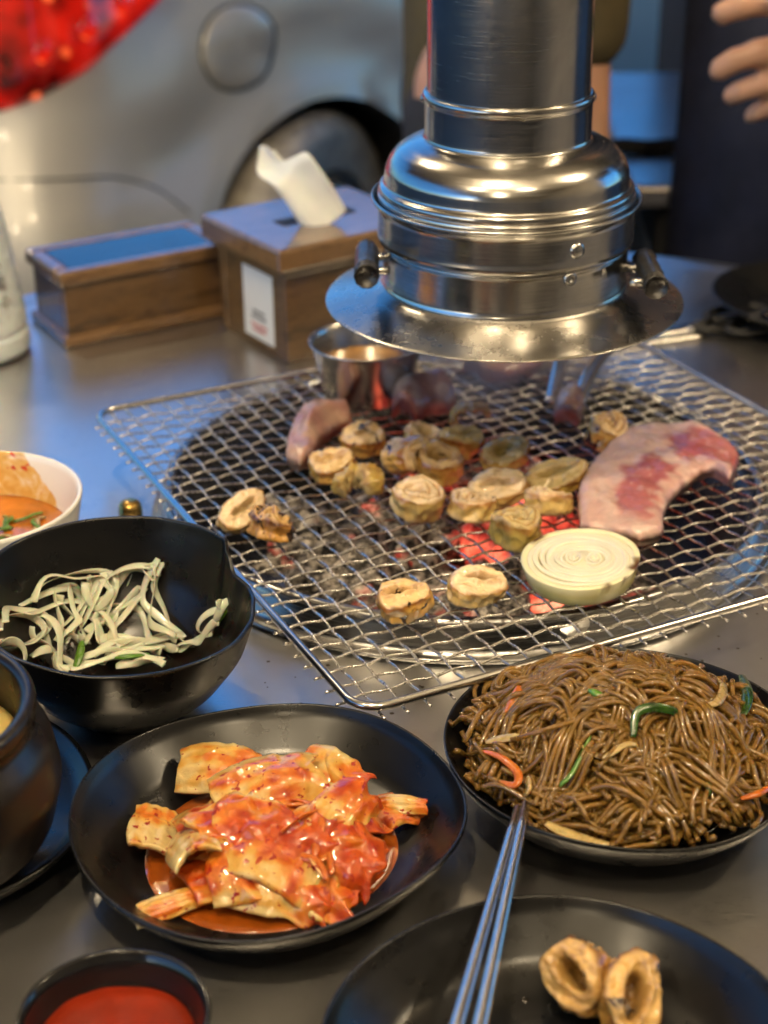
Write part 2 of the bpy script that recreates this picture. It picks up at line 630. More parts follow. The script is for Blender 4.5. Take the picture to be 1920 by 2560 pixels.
MAT['egg'] = simple('egg', (0.66, 0.50, 0.17), 0.5, 0.15, 60, 0.6, 140, sss=0.3, ssss=0.006, bdist=0.003)
MAT['char_bit'] = simple('char_bit', (0.010, 0.006, 0.006), 0.25, 0.3)
MAT['oil'] = glassy('oil', (0.10, 0.06, 0.02), 0.9, 0.03, 1.4, 0.5)


def coal(name, hot):
    m, nt, b = nodes_of(name)
    setp(b, rough=0.9)
    tc = nt.nodes.new('ShaderNodeTexCoord')
    v = tc.outputs['Object']
    a = tex(nt, v, 110, 8, 0.75, 0.7)
    ash = ramp(nt, a, [(0.43, (0.010, 0.009, 0.009)), (0.51, (0.22, 0.195, 0.175)), (0.61, (0.70, 0.64, 0.58))])
    nt.links.new(ash, b.inputs['Base Color'])
    g = tex(nt, v, 42, 3, 0.5)
    e = ramp(nt, g, [(hot - 0.06, (0.0, 0.0, 0.0)), (hot + 0.05, (0.30, 0.018, 0.010)), (hot + 0.15, (0.80, 0.10, 0.045)), (hot + 0.27, (1.0, 0.30, 0.16))])
    nt.links.new(e, b.inputs['Emission Color'])
    b.inputs['Emission Strength'].default_value = 0.5
    bump(nt, b, tex(nt, v, 140, 6, 0.7), 0.8, 0.004)
    return m


MAT['coal_ash'] = coal('coal_ash', 0.66)
MAT['coal_hot'] = coal('coal_hot', 0.47)


def bowl_inside():
    """white glaze with the dried tide mark of a chilli sauce (its own shape: one side of the bowl)"""
    m, nt, b = nodes_of('bowl_stained')
    setp(b, rough=0.2, coat=0.4)
    v = coords(nt)
    sp = nt.nodes.new('ShaderNodeSeparateXYZ')
    nt.links.new(v, sp.inputs[0])
    n1 = tex(nt, v, 45, 4)
    ad = nt.nodes.new('ShaderNodeMath'); ad.operation = 'MULTIPLY_ADD'
    ad.inputs[1].default_value = 0.016
    nt.links.new(n1, ad.inputs[0]); nt.links.new(sp.outputs['X'], ad.inputs[2])
    az = nt.nodes.new('ShaderNodeMath'); az.operation = 'MULTIPLY_ADD'
    az.inputs[1].default_value = 0.75
    nt.links.new(sp.outputs['Z'], az.inputs[0]); nt.links.new(ad.outputs[0], az.inputs[2])
    lt = nt.nodes.new('ShaderNodeMath'); lt.operation = 'LESS_THAN'
    lt.inputs[1].default_value = 0.068
    nt.links.new(az.outputs[0], lt.inputs[0])
    film = ramp(nt, tex(nt, v, 130, 5, 0.6, 0.8), [(0.35, (0.72, 0.60, 0.40)), (0.5, (0.66, 0.42, 0.13)), (0.62, (0.60, 0.34, 0.08))])
    spk = ramp(nt, tex(nt, v, 240, 1, 0.4), [(0.66, (0, 0, 0)), (0.69, (1, 1, 1))])
    film = mixc(nt, spk, film, (0.50, 0.05, 0.01))
    nt.links.new(mixc(nt, lt.outputs[0], (0.78, 0.76, 0.70), film), b.inputs['Base Color'])
    return m


MAT['bowl_stained'] = bowl_inside()


def bulb_mat():
    m, nt, b = nodes_of('bulb')
    setp(b, base=(1, 0.9, 0.7), emit=(1.0, 0.80, 0.50), emits=60.0)
    return m


MAT['bulb'] = bulb_mat()

# ------------------------------------------------------------------ the setting
tag(obj('ground', ([(-60, -30, GROUND), (60, -30, GROUND), (60, 90, GROUND), (-60, 90, GROUND)], [(0, 1, 2, 3)]), MAT['asphalt'], smooth=False), kind='structure')
tag(obj('pavement', box(9.0, 6.0, 0.139, 0.008, (0.5, 4.85, GROUND + 0.0695)), MAT['asphalt'], smooth=False), kind='structure')
tag(obj('ceiling', box(5.6, 5.6, 0.05, 0, (0.3, -0.45, 0)), MAT['awning'], smooth=False, loc=(0, 0, 1.62), rot=(R(-5.0), 0, 0)), kind='structure')
tag(obj('wall_back', box(5.6, 0.12, 3.0, 0, (0.3, -3.2, 0.72)), MAT['plaster'], smooth=False), kind='structure')
tag(obj('wall_right', box(0.14, 4.3, 3.0, 0, (2.3, -1.0, 0.72)), MAT['plaster'], smooth=False), kind='structure')
tag(obj('wall_pier', box(1.5, 0.22, 2.35, 0.01, (1.12, 2.18, 0.427)), MAT['dark_wall'], smooth=False), kind='structure')

# pendant lamps under the awning (the place's own light; out of the picture, seen in reflections; the right wall one is added)
def pendant(loc, watt, label, size=0.032):
    t = thing('pendant_lamp', label, 'lamp', loc, 0, 'bare bulb pendant lamps under the awning')
    obj('socket', lathe(rounded([(0.004, 0.105), (0.012, 0.100), (0.016, 0.085), (0.016, 0.056), (0.012, 0.054)], 0.003), 24), MAT['dark_plastic'], t)
    obj('bulb', shift(blob(0.022, 0.022, 0.028, 2), (0, 0, 0.03)), MAT['bulb'], t)
    obj('cord', tube([(0, 0, 0.095), (0, 0, 1.66 - loc[2] - 0.0871 * (loc[1] - 0.0))], 0.003, 6), MAT['dark_plastic'], t)
    ld = bpy.data.lights.new('lamp_light', 'POINT')
    ld.energy = watt
    ld.color = (1.0, 0.80, 0.52)
    ld.shadow_soft_size = size
    lo = bpy.data.objects.new('lamp_light', ld)
    COL.objects.link(lo)
    lo.parent = t
    lo.location = (0, 0, 0.03)
    return t


pendant((-0.16, 0.10, 1.33), 17, 'pendant lamp hanging above the near side of the steel table')
pendant((0.42, -0.35, 1.36), 9, 'pendant lamp hanging behind the diners, nearest the wall')
pendant((-0.75, -0.35, 1.36), 8, 'pendant lamp hanging at the open side, nearest the street')
pendant((-0.35, -1.3, 1.42), 8, 'pendant lamp hanging deep under the awning')
pendant((1.15, 0.75, 1.30), 15, 'added pendant lamp by the right wall, put there to light the car')  # extra lamp, added to warm the side of the car
pendant((-0.62, 1.62, 1.24), 5, 'pendant lamp hanging by the awning edge near the parked car')

# ------------------------------------------------------------------ round steel table with a roaster let into it
RC = Vector((0.045, 0.862))
TC = Vector((0.045, 0.852))
TR = 0.492
tbl = thing('round_table', 'round stainless steel barbecue table with a roaster let into its middle', 'table', (TC.x, TC.y, GROUND))


def table_top():
    n = 128
    dz = -GROUND
    ringpts = []
    cx, cy = RC.x - TC.x, RC.y - TC.y
    prof = [(0.1665, 0.0, -0.02), (0.1665, 0.0, 0.0), (0.30, 0.3, 0.0), (0.40, 0.8, 0.0), (TR - 0.022, 1, 0.0), (TR - 0.016, 1, 0.0012), (TR - 0.008, 1, 0.004), (TR - 0.002, 1, 0.0025), (TR, 1, -0.003), (TR - 0.002, 1, -0.022), (TR - 0.02, 1, -0.025), (0.1665, 0, -0.025)]
    V, F = [], []
    for r, w, z in prof:
        for k in range(n):
            a = 2 * math.pi * k / n
            V.append(Vector((cx * (1 - w) + r * math.cos(a), cy * (1 - w) + r * math.sin(a), z + dz)))
    m = len(prof)
    for i in range(m):
        j = (i + 1) % m
        for k in range(n):
            l = (k + 1) % n
            F.append((i * n + k, i * n + l, j * n + l, j * n + k))
    return V, F


obj('table_top', table_top(), MAT['table_steel'], tbl, autos=40)
obj('pedestal', lathe(rounded([(0.21, 0.02), (0.215, 0.05), (0.205, 0.4), (0.205, 0.66), (0.22, 0.725)], 0.02), 48), MAT['chrome'], tbl)
obj('foot_ring', lathe(rounded([(0.255, 0.0), (0.262, 0.012), (0.255, 0.022), (0.2, 0.024)], 0.004), 48), MAT['dark_plastic'], tbl)

ro = thing('charcoal_roaster', 'round charcoal roaster with polished steel collar sunk in the table under the grate', 'roaster', (RC.x, RC.y, 0))
obj('collar', lathe_open(rounded([(0.1765, 0.0012), (0.1768, 0.0030), (0.1740, 0.0042), (0.1722, 0.0060), (0.1700, 0.0175), (0.1685, 0.0208), (0.1655, 0.0215), (0.1630, 0.0202), (0.1622, 0.0170), (0.1622, -0.012)], 0.0025), 128), MAT['chrome'], ro)
obj('fire_pot', lathe_open([(0.1620, 0.014), (0.1600, 0.014), (0.1575, 0.004), (0.1500, 0.001), (0.1440, -0.018), (0.1300, -0.050), (0.112, -0.070), (0.095, -0.075), (0.001, -0.076)], 96), MAT['iron'], ro)
obj('outer_shell', lathe_open([(0.1621, 0.010), (0.1628, -0.02), (0.160, -0.085), (0.10, -0.095), (0.001, -0.096)], 64), MAT['iron'], ro)
tab = (0.0904, 0.7004, 0.012)
obj('lift_tab', shift(lathe(rounded([(0.001, 0.0), (0.0085, 0.0), (0.0085, 0.0012), (0.001, 0.0013)], 0.0005), 28), (0, 0, 0)), MAT['chrome'], ro, loc=(tab[0] - RC.x, tab[1] - RC.y, 0.0165), rot=(R(48), 0, R(8)))

# glowing lump charcoal: the heap lies towards the near left of the pot
cr_rng = random.Random(21)
protos = []
for s in range(6):
    vf = blob(0.022 + 0.005 * (s % 3), 0.014 + 0.003 * (s % 2), 0.012, 4, 0.010, 70, s * 5.3, 0.004, 230)
    protos.append((mesh('charcoal_lump', vf, MAT['coal_ash']), mesh('charcoal_lump', vf, MAT['coal_hot'])))
log = blob(0.048, 0.011, 0.010, 4, 0.004, 60, 3.3, 0.0015, 240)
heap = (0.0398, 0.823, -0.02)
coal_spots = []
for k in range(62):
    for _ in range(40):
        a, d = cr_rng.uniform(0, 2 * math.pi), 0.098 * math.sqrt(cr_rng.random())
        x, y = heap[0] + d * 1.05 * math.cos(a), heap[1] + 0.012 + d * 0.95 * math.sin(a)
        if math.hypot(x - RC.x, y - RC.y) > 0.108:
            continue
        z = -0.044 + (k // 22) * 0.0145 + cr_rng.uniform(-0.003, 0.003)
        if all((x - q[0]) ** 2 + (y - q[1]) ** 2 + ((z - q[2]) * 1.4) ** 2 > 0.022 ** 2 for q in coal_spots):
            coal_spots.append((x, y, z))
            break
for k, (x, y, z) in enumerate(coal_spots):
    hot = x > heap[0] - 0.012 and heap[1] - 0.02 < y < heap[1] + 0.085 and cr_rng.random() < 0.85
    me = protos[k % 6][1 if hot else 0]
    o = obj('charcoal_lump', me, None, loc=(x, y, z), rot=(cr_rng.uniform(-0.5, 0.5), cr_rng.uniform(-0.4, 0.4), cr_rng.uniform(0, 6.28)))
    tag(o, 'red glowing charcoal lump in the heap under the wire grate' if hot else 'charcoal lump grey with white ash in the heap under the grate', 'charcoal',
        'glowing charcoal lumps' if hot else 'ashy charcoal lumps')
g0 = (0.0517, 0.7637, -0.012)
tag(obj('charcoal_log', log, MAT['coal_hot'], loc=(g0[0], g0[1] + 0.004, -0.016), rot=(0, 0.06, R(9))), 'long charcoal log glowing red along its side at the near rim', 'charcoal')

# ------------------------------------------------------------------ wire grate
GZ = 0.0262
GU, GV = 0.1785, 0.1840
GA = math.atan2(0.444, 0.896)
gr = thing('wire_grate', 'square crimped steel wire grate with a round rod frame over the fire', 'grate', (0.0672, 0.8478, GZ), GA)
CELL = 0.01125


def rrect(a, b, r, n=8):
    P = []
    for cx, cy, s in ((a - r, b - r, 0), (-a + r, b - r, 1), (-a + r, -b + r, 2), (a - r, -b + r, 3)):
        for k in range(n + 1):
            t = math.pi / 2 * (s + k / n)
            P.append((cx + r * math.cos(t), cy + r * math.sin(t), 0.0022))
    return P


def densify(P, d):
    out = []
    for i in range(len(P)):
        a, b = Vector(P[i]), Vector(P[(i + 1) % len(P)])
        m = max(1, int((b - a).length / d))
        out += [a.lerp(b, k / m) for k in range(m)]
    return out


obj('frame_rod', tube(densify(rrect(GU, GV, 0.014), 0.02), 0.0021, 10, True), MAT['rod'], gr)


def wire_mesh(half, phase):
    n = int(half * 2 / CELL * 6)
    P = []
    for i in range(n + 1):
        x = -half + 2 * half * i / n
        s = math.sin(math.pi * x / CELL + phase)
        z = 0.00058 * max(-1, min(1, s * 1.25))
        if abs(x) > half - 0.0075:
            z = -0.0012
        P.append((x, 0, z))
    return mesh('wire', tube(P, 0.00070, 6), MAT['wire'])


wu = [wire_mesh(GU + 0.0045, p) for p in (math.pi / 2, -math.pi / 2)]
wv = [wire_mesh(GV + 0.0045, p) for p in (-math.pi / 2, math.pi / 2)]
wr = random.Random(4)
nv = int((GV - 0.006) / CELL)
nu_ = int((GU - 0.006) / CELL)
for k in range(-nv, nv + 1):
    obj('wire', wu[k % 2], None, gr, loc=(0, k * CELL + wr.uniform(-0.0004, 0.0004), wr.uniform(-0.0003, 0.0003)), rot=(0, 0, wr.uniform(-0.0025, 0.0025)))
for k in range(-nu_, nu_ + 1):
    obj('wire', wv[k % 2], None, gr, loc=(k * CELL + wr.uniform(-0.0004, 0.0004), 0, wr.uniform(-0.0003, 0.0003)), rot=(0, 0, math.pi / 2 + wr.uniform(-0.0025, 0.0025)))

# ------------------------------------------------------------------ exhaust hood
HX, HY = 0.0645, 0.85
hood = thing('exhaust_hood', 'polished steel exhaust hood with wide flange and pipe hanging over the grill', 'exhaust hood', (HX, HY, 0.128))
hz = lambda prof: [(r, z - 0.128) for r, z in prof]
obj('flange', lathe_open(hz(rounded([(0.0640, 0.1385), (0.0660, 0.1368), (0.0700, 0.1352), (0.0935, 0.1292), (0.0947, 0.1286), (0.0944, 0.1278), (0.0700, 0.1338), (0.0630, 0.1356)], 0.001)), 128), MAT['flange_steel'], hood)
obj('lower_drum', lathe_open(hz(rounded([(0.0636, 0.1365), (0.0650, 0.1385), (0.0640, 0.1405), (0.0640, 0.1585), (0.0648, 0.1605), (0.0630, 0.1612), (0.0600, 0.1612)], 0.0012)), 128), MAT['hood_steel'], hood)
up = obj('upper_drum', lathe_open(hz(rounded([(0.0640, 0.1606), (0.0662, 0.1618), (0.0668, 0.1640), (0.0664, 0.1665), (0.0664, 0.1790), (0.0675, 0.1815), (0.0694, 0.1826), (0.0702, 0.1838), (0.0696, 0.1850), (0.0684, 0.1846), (0.0672, 0.1825), (0.0655, 0.1800)], 0.0012)), 128), MAT['hood_steel'], hood)
obj('dome', lathe_open(hz(rounded([(0.0655, 0.178), (0.0668, 0.1840), (0.0664, 0.1862), (0.0655, 0.1868), (0.0660, 0.1885), (0.0655, 0.1905), (0.0635, 0.1912), (0.0628, 0.1925), (0.0626, 0.1978), (0.0622, 0.1995), (0.0605, 0.2035), (0.0570, 0.2078), (0.0520, 0.2110), (0.0470, 0.2130), (0.0432, 0.2140), (0.0425, 0.2150)], 0.002, 4)), 128), MAT['hood_steel'], hood)
nk = obj('neck', lathe_open(hz(rounded([(0.0424, 0.2135), (0.0430, 0.2148), (0.0424, 0.2160), (0.0424, 0.2325), (0.0432, 0.2340), (0.0436, 0.2356), (0.0430, 0.2372), (0.0420, 0.2376), (0.0412, 0.2376)], 0.0012)), 128), MAT['hood_steel'], hood)
obj('pipe', lathe_open(hz([(0.0412, 0.230), (0.0412, 0.45), (0.0412, 0.90), (0.0412, 1.56)]), 96), MAT['hood_steel'], hood)
obj('inner_duct', lathe_open(hz([(0.060, 0.137), (0.058, 0.17), (0.040, 0.21), (0.039, 0.30)]), 64), MAT['iron'], hood)
for ang, z, r, nm in ((-62, 0.1722, 0.0045, 'boss'), (-64, 0.1575, 0.0036, 'rivet'), (178, 0.2335, 0.0028, 'rivet'), (2, 0.2335, 0.0028, 'rivet')):
    rr = 0.0425 if z > 0.2 else (0.0662 if z > 0.165 else 0.0641)
    a = R(ang)
    p = Vector((rr * math.cos(a), rr * math.sin(a), z - 0.128))
    prof = [(0.0002, 0.002), (r * 0.5, 0.0018), (r * 0.85, 0.001), (r, -0.0006)] if nm == 'boss' or z > 0.2 else [(0.0002, 0.0004), (r * 0.35, 0.0004), (r * 0.45, 0.0016), (r * 0.9, 0.0014), (r, -0.0006)]
    o = obj(nm, lathe_open(prof, 24), MAT['chrome'], hood, loc=p)
    o.rotation_euler = (0, math.pi / 2, 0)
    o.rotation_euler = (Matrix.Rotation(a, 4, 'Z') @ Matrix.Rotation(math.pi / 2, 4, 'Y')).to_euler()
for sx, hp in ((-1, (-0.0102, 0.802, 0.1563)), (1, (0.1288, 0.798, 0.1506))):
    base = Vector(hp) - Vector((HX, HY, 0.128))
    base.x = sx * 0.0722
    h = obj('handle', tube([(0, 0.003 + 0.005 * i, 0.0004 * math.sin(i * 1.9)) for i in range(9)], [0.0062 + 0.0005 * math.sin(i * 2.4 + sx) for i in range(9)], 10), MAT['tape'], hood, loc=base)
    obj('tube_end', join(lathe_open([(0.0065, 0.0), (0.0065, 0.003), (0.0058, 0.003), (0.0058, 0.0022), (0.0002, 0.0020)], 10), ), MAT['iron'], h, loc=(0, 0.003, 0), rot=(R(90), 0, 0))
    for yy in (0.012, 0.034):
        obj('bracket', tube([(0, yy, 0), (-sx * 0.0075, yy, -0.001), (-sx * 0.0118, yy, -0.001)], 0.0022, 8), MAT['hood_steel'], h)

# ------------------------------------------------------------------ tissue box, cutlery box, bottle at the back left
ang = R(34.5)
tb = thing('tissue_box', 'brown wooden tissue box with overhanging lid and a white tissue sticking out', 'tissue box', (-0.0655, 1.081, 0), ang)
L1, L2 = 0.108, 0.090


def plank(nm, sx, sy, sz, c, mat, par, bev=0.0012):
    return obj(nm, box(sx, sy, sz, bev, (0, 0, 0)), mat, par, False, c)


plank('side_panel', L1, 0.008, 0.062, (L1 / 2, 0.004, 0.0335), MAT['wood_h'], tb)
plank('side_panel', L1, 0.008, 0.062, (L1 / 2, L2 - 0.004, 0.0335), MAT['wood_h'], tb)
plank('side_panel', 0.008, L2 - 0.0164, 0.062, (0.0045, L2 / 2, 0.0335), MAT['wood_h'], tb)
plank('side_panel', 0.008, L2 - 0.0164, 0.062, (L1 - 0.0045, L2 / 2, 0.0335), MAT['wood_h'], tb)
plank('bottom_panel', L1 - 0.002, L2 - 0.002, 0.0025, (L1 / 2, L2 / 2, 0.0013), MAT['wood_h'], tb, 0.0004)
lid = plank('lid', L1 + 0.018, L2 + 0.018, 0.0165, (L1 / 2, L2 / 2, 0.0765), MAT['wood_trim'], tb, 0.0025)
plank('lid_skirt', L1 + 0.008, L2 + 0.008, 0.006, (0, 0, -0.0105), MAT['wood_h'], lid, 0.0015)
plank('slot', 0.06, 0.014, 0.0006, (0, 0, 0.0086), MAT['dark_plastic'], lid, 0.0)
st = obj('sticker', box(0.0003, 0.040, 0.051, 0, (0, 0, 0)), MAT['paper'], tb, False, (-0.0002, 0.036, 0.0330))
for i, (yy, zz, w, h, mt) in enumerate(((-0.002, 0.012, 0.018, 0.020, 'ink'), (0.0, -0.0055, 0.016, 0.0022, 'ink'), (0.0, -0.0095, 0.019, 0.0026, 'ink'), (0.0, -0.0155, 0.022, 0.0022, 'red_ink'), (0.0, -0.019, 0.018, 0.0022, 'red_ink'))):
    if i == 0:
        continue                                     # the square code is left out
    for k in range(5):
        obj('lettering', box(0.0002, w / 5 * rnd.uniform(0.55, 0.85), h, 0, (0, 0, 0)), MAT[mt], st, False, (-0.00027, yy + w * (0.4 - k / 5), zz))


def tissue_fn(u, v, s):
    # a folded sheet leaning to the left, its free end curling back behind itself
    mid = [(-0.0375, 1.128, 0.0835), (-0.0440, 1.128, 0.0960), (-0.0530, 1.129, 0.1100), (-0.0610, 1.131, 0.1215), (-0.0670, 1.140, 0.1230), (-0.0740, 1.146, 0.1235), (-0.0785, 1.147, 0.1340)]
    p = cr(mid, u)
    n = Vector((0.80, 0, 0.60)).lerp(Vector((0.95, 0, -0.15)), ss0(0.62, 0.95, u)).normalized()
    w = 0.0165 * (1 - 0.65 * ss0(0.70, 1.0, u))
    x = 2 * v - 1
    q = p + n * (w * x) + Vector((0, 0.0035 * math.sin(x * 2.6 + u * 3) + 0.0030 * x * x + 0.0016 * fnoise((u * 3, v * 2, 0), 1.5, 3), 0.0010 * math.sin(v * 6 + u * 5)))
    return q + Vector((0, 0.0005 * s, 0))


def ss0(a, b, x):
    t = max(0, min(1, (x - a) / (b - a)))
    return t * t * (3 - 2 * t)


ti = obj('tissue', shell(40, 20, tissue_fn), MAT['tissue'])
tag(ti, 'white paper tissue pulled up through the slot of the wooden box', 'tissue')

ct = thing('cutlery_box', 'low wooden cutlery box with dark shiny inset top beside the bottle', 'cutlery box', (-0.2225, 1.1165, 0), R(31))
A1, A2, AH = 0.129, 0.066, 0.0555
plank('front_panel', A1 - 0.004, 0.007, 0.040, (A1 / 2, 0.0055, 0.0255), MAT['wood_h'], ct)
plank('rear_panel', A1 - 0.004, 0.007, 0.040, (A1 / 2, A2 - 0.0055, 0.0255), MAT['wood_h'], ct)
plank('end_panel', 0.007, A2 - 0.0182, 0.040, (0.0055, A2 / 2, 0.0255), MAT['wood_h'], ct)
plank('end_panel', 0.007, A2 - 0.0182, 0.040, (A1 - 0.0055, A2 / 2, 0.0255), MAT['wood_h'], ct)
plank('plinth', A1 + 0.004, A2 + 0.004, 0.0085, (A1 / 2, A2 / 2, 0.0044), MAT['wood_trim'], ct, 0.002)
plank('top_rail', A1 + 0.004, 0.011, 0.0105, (A1 / 2, 0.0035, 0.0502), MAT['wood_trim'], ct, 0.0025)
plank('top_rail', A1 + 0.004, 0.011, 0.0105, (A1 / 2, A2 - 0.0035, 0.0502), MAT['wood_trim'], ct, 0.0025)
plank('top_rail', 0.011, A2 - 0.0185, 0.0105, (0.0035, A2 / 2, 0.0502), MAT['wood_trim'], ct, 0.0025)
plank('top_rail', 0.011, A2 - 0.0185, 0.0105, (A1 - 0.0035, A2 / 2, 0.0502), MAT['wood_trim'], ct, 0.0025)
plank('inset_panel', A1 - 0.018, A2 - 0.018, 0.003, (A1 / 2, A2 / 2, 0.0532), MAT['acrylic'], ct, 0.0003)

bt = thing('water_bottle', 'milky white bottle with faded dark lettering at the picture edge', 'bottle', (-0.2865, 1.112, 0))
obj('body', lathe_open(rounded([(0.001, 0.0005), (0.036, 0.0005), (0.0385, 0.004), (0.0385, 0.016), (0.0368, 0.018), (0.0378, 0.021), (0.0372, 0.030), (0.0300, 0.090), (0.0250, 0.115), (0.0150, 0.140), (0.0135, 0.165)], 0.004), 64), MAT['bottle'], bt)
obj('cap', lathe(rounded([(0.0150, 0.163), (0.0155, 0.165), (0.0155, 0.180), (0.0145, 0.182), (0.001, 0.182)], 0.001), 32), MAT['white_ceramic'], bt)
for k, ch in enumerate('\uc21c\ub85d\uc218'):
    cu = bpy.data.curves.new('lettering', 'FONT')
    cu.body = ch
    cu.size = 0.012
    cu.extrude = 0.00005
    cu.align_x = 'CENTER'
    tmp = bpy.data.objects.new('lettering_source', cu)
    COL.objects.link(tmp)
    bpy.context.view_layer.update()
    lme = bpy.data.meshes.new_from_object(tmp.evaluated_get(bpy.context.evaluated_depsgraph_get()))
    bpy.data.objects.remove(tmp)
    o = bpy.data.objects.new('lettering', lme)
    COL.objects.link(o)
    zz = 0.064 - 0.0125 * k
    a = R(-41 + 3 * k)
    rr = 0.0372 - (zz - 0.030) * 0.12 + 0.0007
    o.data.materials.append(simple('faded_ink', (0.09, 0.09, 0.09), 0.6) if k == 0 else bpy.data.materials['faded_ink'])
    o.parent = bt
    o.location = (rr * math.cos(a), rr * math.sin(a), zz)
    o.rotation_euler = (R(84), 0, a + R(90))

# ------------------------------------------------------------------ brass tap by the roaster
bk = (-0.1389, 0.8242, 0.012)
br = thing('gas_tap', 'small brass gas tap with rounded knob on the table by the grate corner', 'tap', (bk[0], bk[1], 0))
obj('stem', lathe(rounded([(0.0068, 0.0), (0.0068, 0.003), (0.0045, 0.004), (0.0045, 0.0075), (0.0056, 0.0085), (0.0056, 0.011)], 0.0006), 24), MAT['brass'], br)
obj('knob', lathe(rounded([(0.0052, 0.011), (0.0066, 0.0118), (0.0066, 0.0175), (0.0058, 0.021), (0.003, 0.0228), (0.0003, 0.023)], 0.0012), 28), MAT['brass'], br)

# ------------------------------------------------------------------ dark dish, scissors and tongs behind the grate
dd = thing('black_dish', 'black round dish at the far right of the table behind the grate', 'dish', (0.318, 1.155, 0))
obj('body', lathe_open(rounded([(0.001, 0.0008), (0.045, 0.0008), (0.05, 0.003), (0.078, 0.021), (0.079, 0.023), (0.077, 0.0232), (0.05, 0.007), (0.001, 0.006)], 0.003), 64), MAT['black_ware'], dd)
rd = random.Random(5)
for k in range(7):
    a, d = rd.uniform(1.6, 4.6), rd.uniform(0.01, 0.05)
    tag(obj('food_scrap', blob(0.008, 0.006, 0.0045, 2, 0.004, 150, k), MAT['char_bit'], loc=(0.318 + d * math.cos(a), 1.155 + d * math.sin(a), 0.0105)), 'small dark charred scrap lying in the black dish at the far right', 'scrap', 'scraps in the far black dish')
sc_p = (0.2152, 1.1287, 0.004)
sc = thing('scissors', 'steel kitchen scissors with black loop handles lying behind the grate', 'scissors', (sc_p[0], sc_p[1], 0.0035), R(22))
for s in (-1, 1):
    bl = obj('blade', shell(14, 4, lambda u, v, q, s=s: (-0.085 * u + 0.012, s * 0.003 + (v - 0.5) * 0.012 * (1 - u) ** 0.6 + s * 0.001, 0.0012 * s + 0.0006 * q)), MAT['cup_steel'], sc)
    ctr = (0.052, s * 0.014)
    loop = [(ctr[0] + 0.024 * math.cos(t), ctr[1] + 0.0115 * math.sin(t), 0.002) for t in [2 * math.pi * i / 28 for i in range(28)]]
    obj('handle', join(tube(loop, 0.0032, 8, True), tube([(0.008, s * 0.003, 0.001), (0.018, s * 0.006, 0.001), (0.03, s * 0.011, 0.002)], 0.0034, 8)), MAT['dark_plastic'], sc)
obj('pivot', lathe([(0.0035, -0.002), (0.0035, 0.003), (0.002, 0.0038), (0.0003, 0.004)], 16), MAT['chrome'], sc, loc=(0.006, 0, 0.0))

# ------------------------------------------------------------------ tableware
def mixv(a, b, t):
    t = max(0, min(1, t))
    return tuple(x + (y - x) * t for x, y in zip(a, b))


def ss(a, b, x):
    t = max(0, min(1, (x - a) / (b - a)))
    return t * t * (3 - 2 * t)


def rim_wave(amp, k1, ph, rr, rmax):
    def f(a, r, z):
        w = max(0.0, (r / rmax - 0.45) / 0.55)
        d = (math.sin(2 * a + ph) * 0.55 + math.sin(3 * a + ph * 1.7 + k1) * 0.45)
        return r * (1 + rr * w * math.sin(2 * a + ph * 0.6) + 0.5 * rr * w * math.sin(5 * a + ph)), z + amp * w * w * d
    return f


def black_plate(name, label, c, rad, h, amp, ph, mat='black_ware', cat='plate'):
    t = thing(name, label, cat, (c[0], c[1], 0))
    prof = rounded([(0.0006, 0.0016), (rad * 0.50, 0.0016), (rad * 0.52, 0.0004), (rad * 0.56, 0.0004), (rad * 0.58, 0.0022), (rad * 0.80, 0.0075), (rad * 0.965, h - 0.006), (rad, h - 0.0012), (rad * 0.998, h + 0.0006), (rad * 0.985, h + 0.0006), (rad * 0.955, h - 0.0035), (rad * 0.78, 0.0105), (rad * 0.60, 0.0062), (rad * 0.45, 0.0050), (0.0006, 0.0046)], 0.004, 5)
    obj('body', lathe(prof, 120, rim_wave(amp, 0.6, ph, 0.012, rad)), MAT[mat], t)
    return t


KC, KR = (-0.0462, 0.5390), 0.0768
NC, NR = (0.0985, 0.584), 0.0745
EC, ER = (0.0555, 0.4055), 0.0785
black_plate('kimchi_plate', 'matt black wavy rimmed plate holding the orange kimchi', KC, KR, 0.0270, 0.0040, 2.2)
black_plate('noodle_plate', 'matt black round plate heaped with brown glass noodles', NC, NR, 0.0270, 0.0020, 0.6)
black_plate('serving_plate', 'matt black plate with two grilled rings at the near edge of the table', EC, ER, 0.0285, 0.0040, 1.1)

# dipping sauce dish
SC = (-0.0910, 0.4235)
sd_ = thing('sauce_dish', 'small glossy black dish filled with red chilli sauce, lower left', 'dish', (SC[0], SC[1], 0))
obj('body', lathe(rounded([(0.0004, 0.001), (0.017, 0.001), (0.019, 0.003), (0.0285, 0.014), (0.0322, 0.0272), (0.0322, 0.0292), (0.0308, 0.0294), (0.0292, 0.0270), (0.0262, 0.0170), (0.018, 0.0062), (0.0004, 0.005)], 0.003), 96), MAT['black_gloss'], sd_)
obj('sauce', lathe([(0.0004, 0.0178), (0.012, 0.0180), (0.022, 0.0182), (0.0255, 0.0185), (0.0262, 0.0178), (0.0245, 0.0160), (0.0004, 0.0150)], 72, lambda a, r, z: (r * (1 + 0.02 * math.sin(3 * a)), z + 0.0006 * fnoise((r * math.cos(a), r * math.sin(a), 0), 130, 2))), MAT['red_sauce'], sd_)

